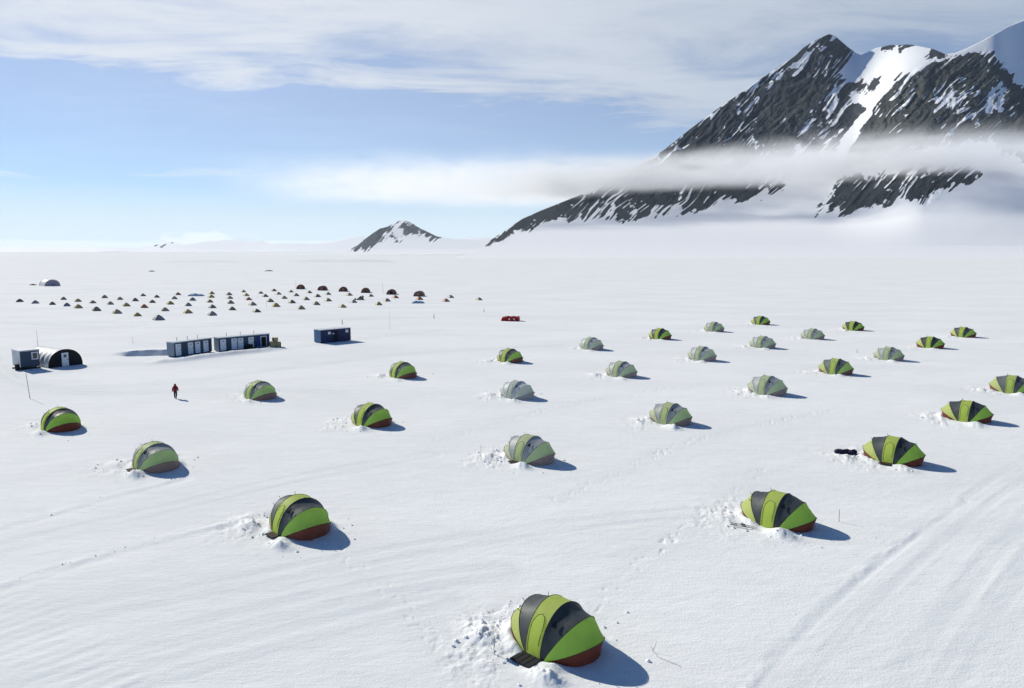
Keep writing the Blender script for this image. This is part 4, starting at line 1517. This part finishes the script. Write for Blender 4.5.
r_ = thing('fuel_drum', 'small black drum at the corner of the slate skid cabin', 'drum', (pE[0], pE[1], gz_at(pE[0], pE[1]) - .02), 0)
b = MB()
b.tube([(0, 0, 0), (0, 0, .03), (0, 0, .95)], .31, 16)
b.build('body', M['black'], r_, True)
for z in (.30, .62, .95):
    MB().tube([(0, 0, z - .02), (0, 0, z + .02)], .335, 16).build('hoop', M['dark_rubber'], r_)

# white arched hut with black end wall
pM = W(66.0, 366.2)
rzF = math.radians(57)
WF = 4.9
pF = np.array([pM[0] - WF / 2 * math.cos(rzF), pM[1] - WF / 2 * math.sin(rzF), 0])
print('hut', WF, math.degrees(rzF))
r_ = thing('arched_hut', 'white ribbed arched hut with black end wall and white door, beside the slate cabin', 'hut', (pF[0], pF[1], gz_at(pF[0], pF[1]) - .03), rzF)
RW, RH, RL = WF / 2, 2.6, 8.0
n = 22


def arc(i, k=1.0):
    a_ = math.pi * i / n
    return RW + RW * k * math.cos(a_), RH * k * math.sin(a_) ** .78


vs, fs = [], []
NS = 30
for j in range(NS + 1):
    y = RL * j / NS
    k_ = 1.0 - .05 * abs(math.sin(math.pi * j / 5))
    for i in range(n + 1):
        x, z = arc(i, k_)
        vs.append((x, y, z))
for j in range(NS):
    for i in range(n):
        o = j * (n + 1) + i
        fs.append((o, o + n + 1, o + n + 2, o + 1))
link('cover', new_mesh('cover', vs, fs), M['silver'], r_)
for yy, s in ((.03, 0), (RL - .03, 1)):
    vs = [(arc(i, .985)[0], yy, arc(i, .985)[1]) for i in range(n + 1)]
    f_ = tuple(range(n + 1))
    link('end_wall', new_mesh('end_wall', vs, [f_ if s else f_[::-1]], False), M['black'], r_)
MB().tube([(arc(i, 1.005)[0], .0, max(arc(i, 1.005)[1], .0)) for i in range(n + 1)], .06, 5).build('rim', M['black'], r_, True)
dm = RW * .98
dr = MB().box(dm - .5, dm + .5, -.06, .027, .08, 2.12, .02).build('door', M['white'], r_)
MB().box(dm - .2, dm + .2, -.075, -.061, 1.42, 1.86).build('pane', M['glass'], dr)
MB().box(dm + .34, dm + .42, -.12, -.061, 1.0, 1.1).build('handle', M['dark_rubber'], dr)

# ------------------------------------------------------------------ the walker
p = W(175.6, 397.8)
pr = thing('person', 'lone person in a dark red hooded parka and black trousers walking on open snow', 'person', (p[0], p[1], gz_at(p[0], p[1]) + .0), math.radians(10))


def skin_mesh(name, pts, edges, radii, mat, parent, root=0, sub=2):
    me = bpy.data.meshes.new(name)
    me.from_pydata(pts, edges, [])
    o = link(name, me, mat, parent)
    md = o.modifiers.new('skin', 'SKIN')
    md.use_smooth_shade = True
    for v, r in zip(me.skin_vertices[0].data, radii):
        v.radius = (r, r) if not isinstance(r, tuple) else r
    me.skin_vertices[0].data[root].use_root = True
    sm = o.modifiers.new('smooth', 'SUBSURF')
    sm.levels = sm.render_levels = sub
    return o


J = dict(pel=(0, 0, .95), wst=(0, .02, 1.10), chs=(0, .04, 1.32), nck=(0, .05, 1.50), hd=(0, .07, 1.62), top=(0, .06, 1.74),
         hl=(-.10, 0, .92), kl=(-.12, .12, .52), al=(-.12, .10, .10), tl=(-.12, .26, .06), hr=(.10, 0, .92), kr=(.12, -.02, .50), ar=(.12, -.26, .14), tr=(.12, -.14, .05),
         sl=(-.20, .04, 1.42), el=(-.30, .00, 1.14), wl=(-.31, .08, .90), fl=(-.31, .12, .80), sr=(.20, .04, 1.42), er=(.29, .06, 1.14), wr=(.28, .18, .92), fr=(.27, .22, .83))
K = list(J)
idx = {k: i for i, k in enumerate(K)}
E_ = [('pel', 'wst'), ('wst', 'chs'), ('chs', 'nck'), ('nck', 'hd'), ('hd', 'top'), ('pel', 'hl'), ('hl', 'kl'), ('kl', 'al'), ('al', 'tl'), ('pel', 'hr'), ('hr', 'kr'), ('kr', 'ar'), ('ar', 'tr'),
      ('chs', 'sl'), ('sl', 'el'), ('el', 'wl'), ('wl', 'fl'), ('chs', 'sr'), ('sr', 'er'), ('er', 'wr'), ('wr', 'fr')]
rad = dict(pel=.14, wst=.13, chs=.15, nck=.06, hd=.10, top=.07, hl=.09, kl=.062, al=.045, tl=.035, hr=.09, kr=.062, ar=.045, tr=.035, sl=.065, el=.045, wl=.032, fl=.03, sr=.065, er=.045, wr=.032, fr=.03)
skin_mesh('body', [J[k] for k in K], [(idx[a], idx[b]) for a, b in E_], [rad[k] for k in K], M['skin'], pr, idx['pel'])


def sub_figure(name, keys, edges, radii, mat):
    ii = {k: i for i, k in enumerate(keys)}
    return skin_mesh(name, [J[k] for k in keys], [(ii[a], ii[b]) for a, b in edges], radii, mat, pr)


J['hem'] = (0, .0, .80)
sub_figure('parka', ['wst', 'hem', 'chs', 'sl', 'el', 'wl', 'sr', 'er', 'wr', 'nck'], [('wst', 'hem'), ('wst', 'chs'), ('chs', 'sl'), ('sl', 'el'), ('el', 'wl'), ('chs', 'sr'), ('sr', 'er'), ('er', 'wr'), ('chs', 'nck')],
           [.20, .22, .215, .115, .095, .075, .115, .095, .075, .12], M['jacket'])
J['peak'] = (0, .02, 1.80)
sub_figure('hood', ['hd', 'nck', 'peak'], [('nck', 'hd'), ('hd', 'peak')], [.145, .12, .05], M['jacket'])
sub_figure('trousers', ['pel', 'hl', 'kl', 'al', 'hr', 'kr', 'ar'], [('pel', 'hl'), ('hl', 'kl'), ('kl', 'al'), ('pel', 'hr'), ('hr', 'kr'), ('kr', 'ar')], [.15, .125, .09, .075, .125, .09, .075], M['trouser'])
for a_, b_ in (('al', 'tl'), ('ar', 'tr')):
    sub_figure('boot', [a_, b_], [(a_, b_)], [.075, .06], M['black'])
for a_, b_ in (('wl', 'fl'), ('wr', 'fr')):
    sub_figure('glove', [a_, b_], [(a_, b_)], [.055, .05], M['black'])

# ------------------------------------------------------------------ camera and render settings
cd = bpy.data.cameras.new('camera')
cam = bpy.data.objects.new('camera', cd)
COL.objects.link(cam)
cam.location = (0, 0, H)
cam.rotation_euler = (math.pi / 2 - PITCH, 0, 0)
cd.sensor_fit = 'HORIZONTAL'
cd.sensor_width = 36
cd.lens = 36 * F / 1024
cd.clip_start = .5
cd.clip_end = 200000
SC.camera = cam
SC.render.engine = 'CYCLES'
cy = SC.cycles
cy.use_denoising = True
cy.max_bounces = 12
cy.diffuse_bounces = 6
cy.volume_bounces = 5
cy.volume_max_steps = 256
cy.transparent_max_bounces = 8
vs_ = SC.view_settings
vs_.view_transform = 'Standard'
vs_.look = 'None'
vs_.exposure = 0.31
vs_.gamma = 1
vs_.use_curve_mapping = False
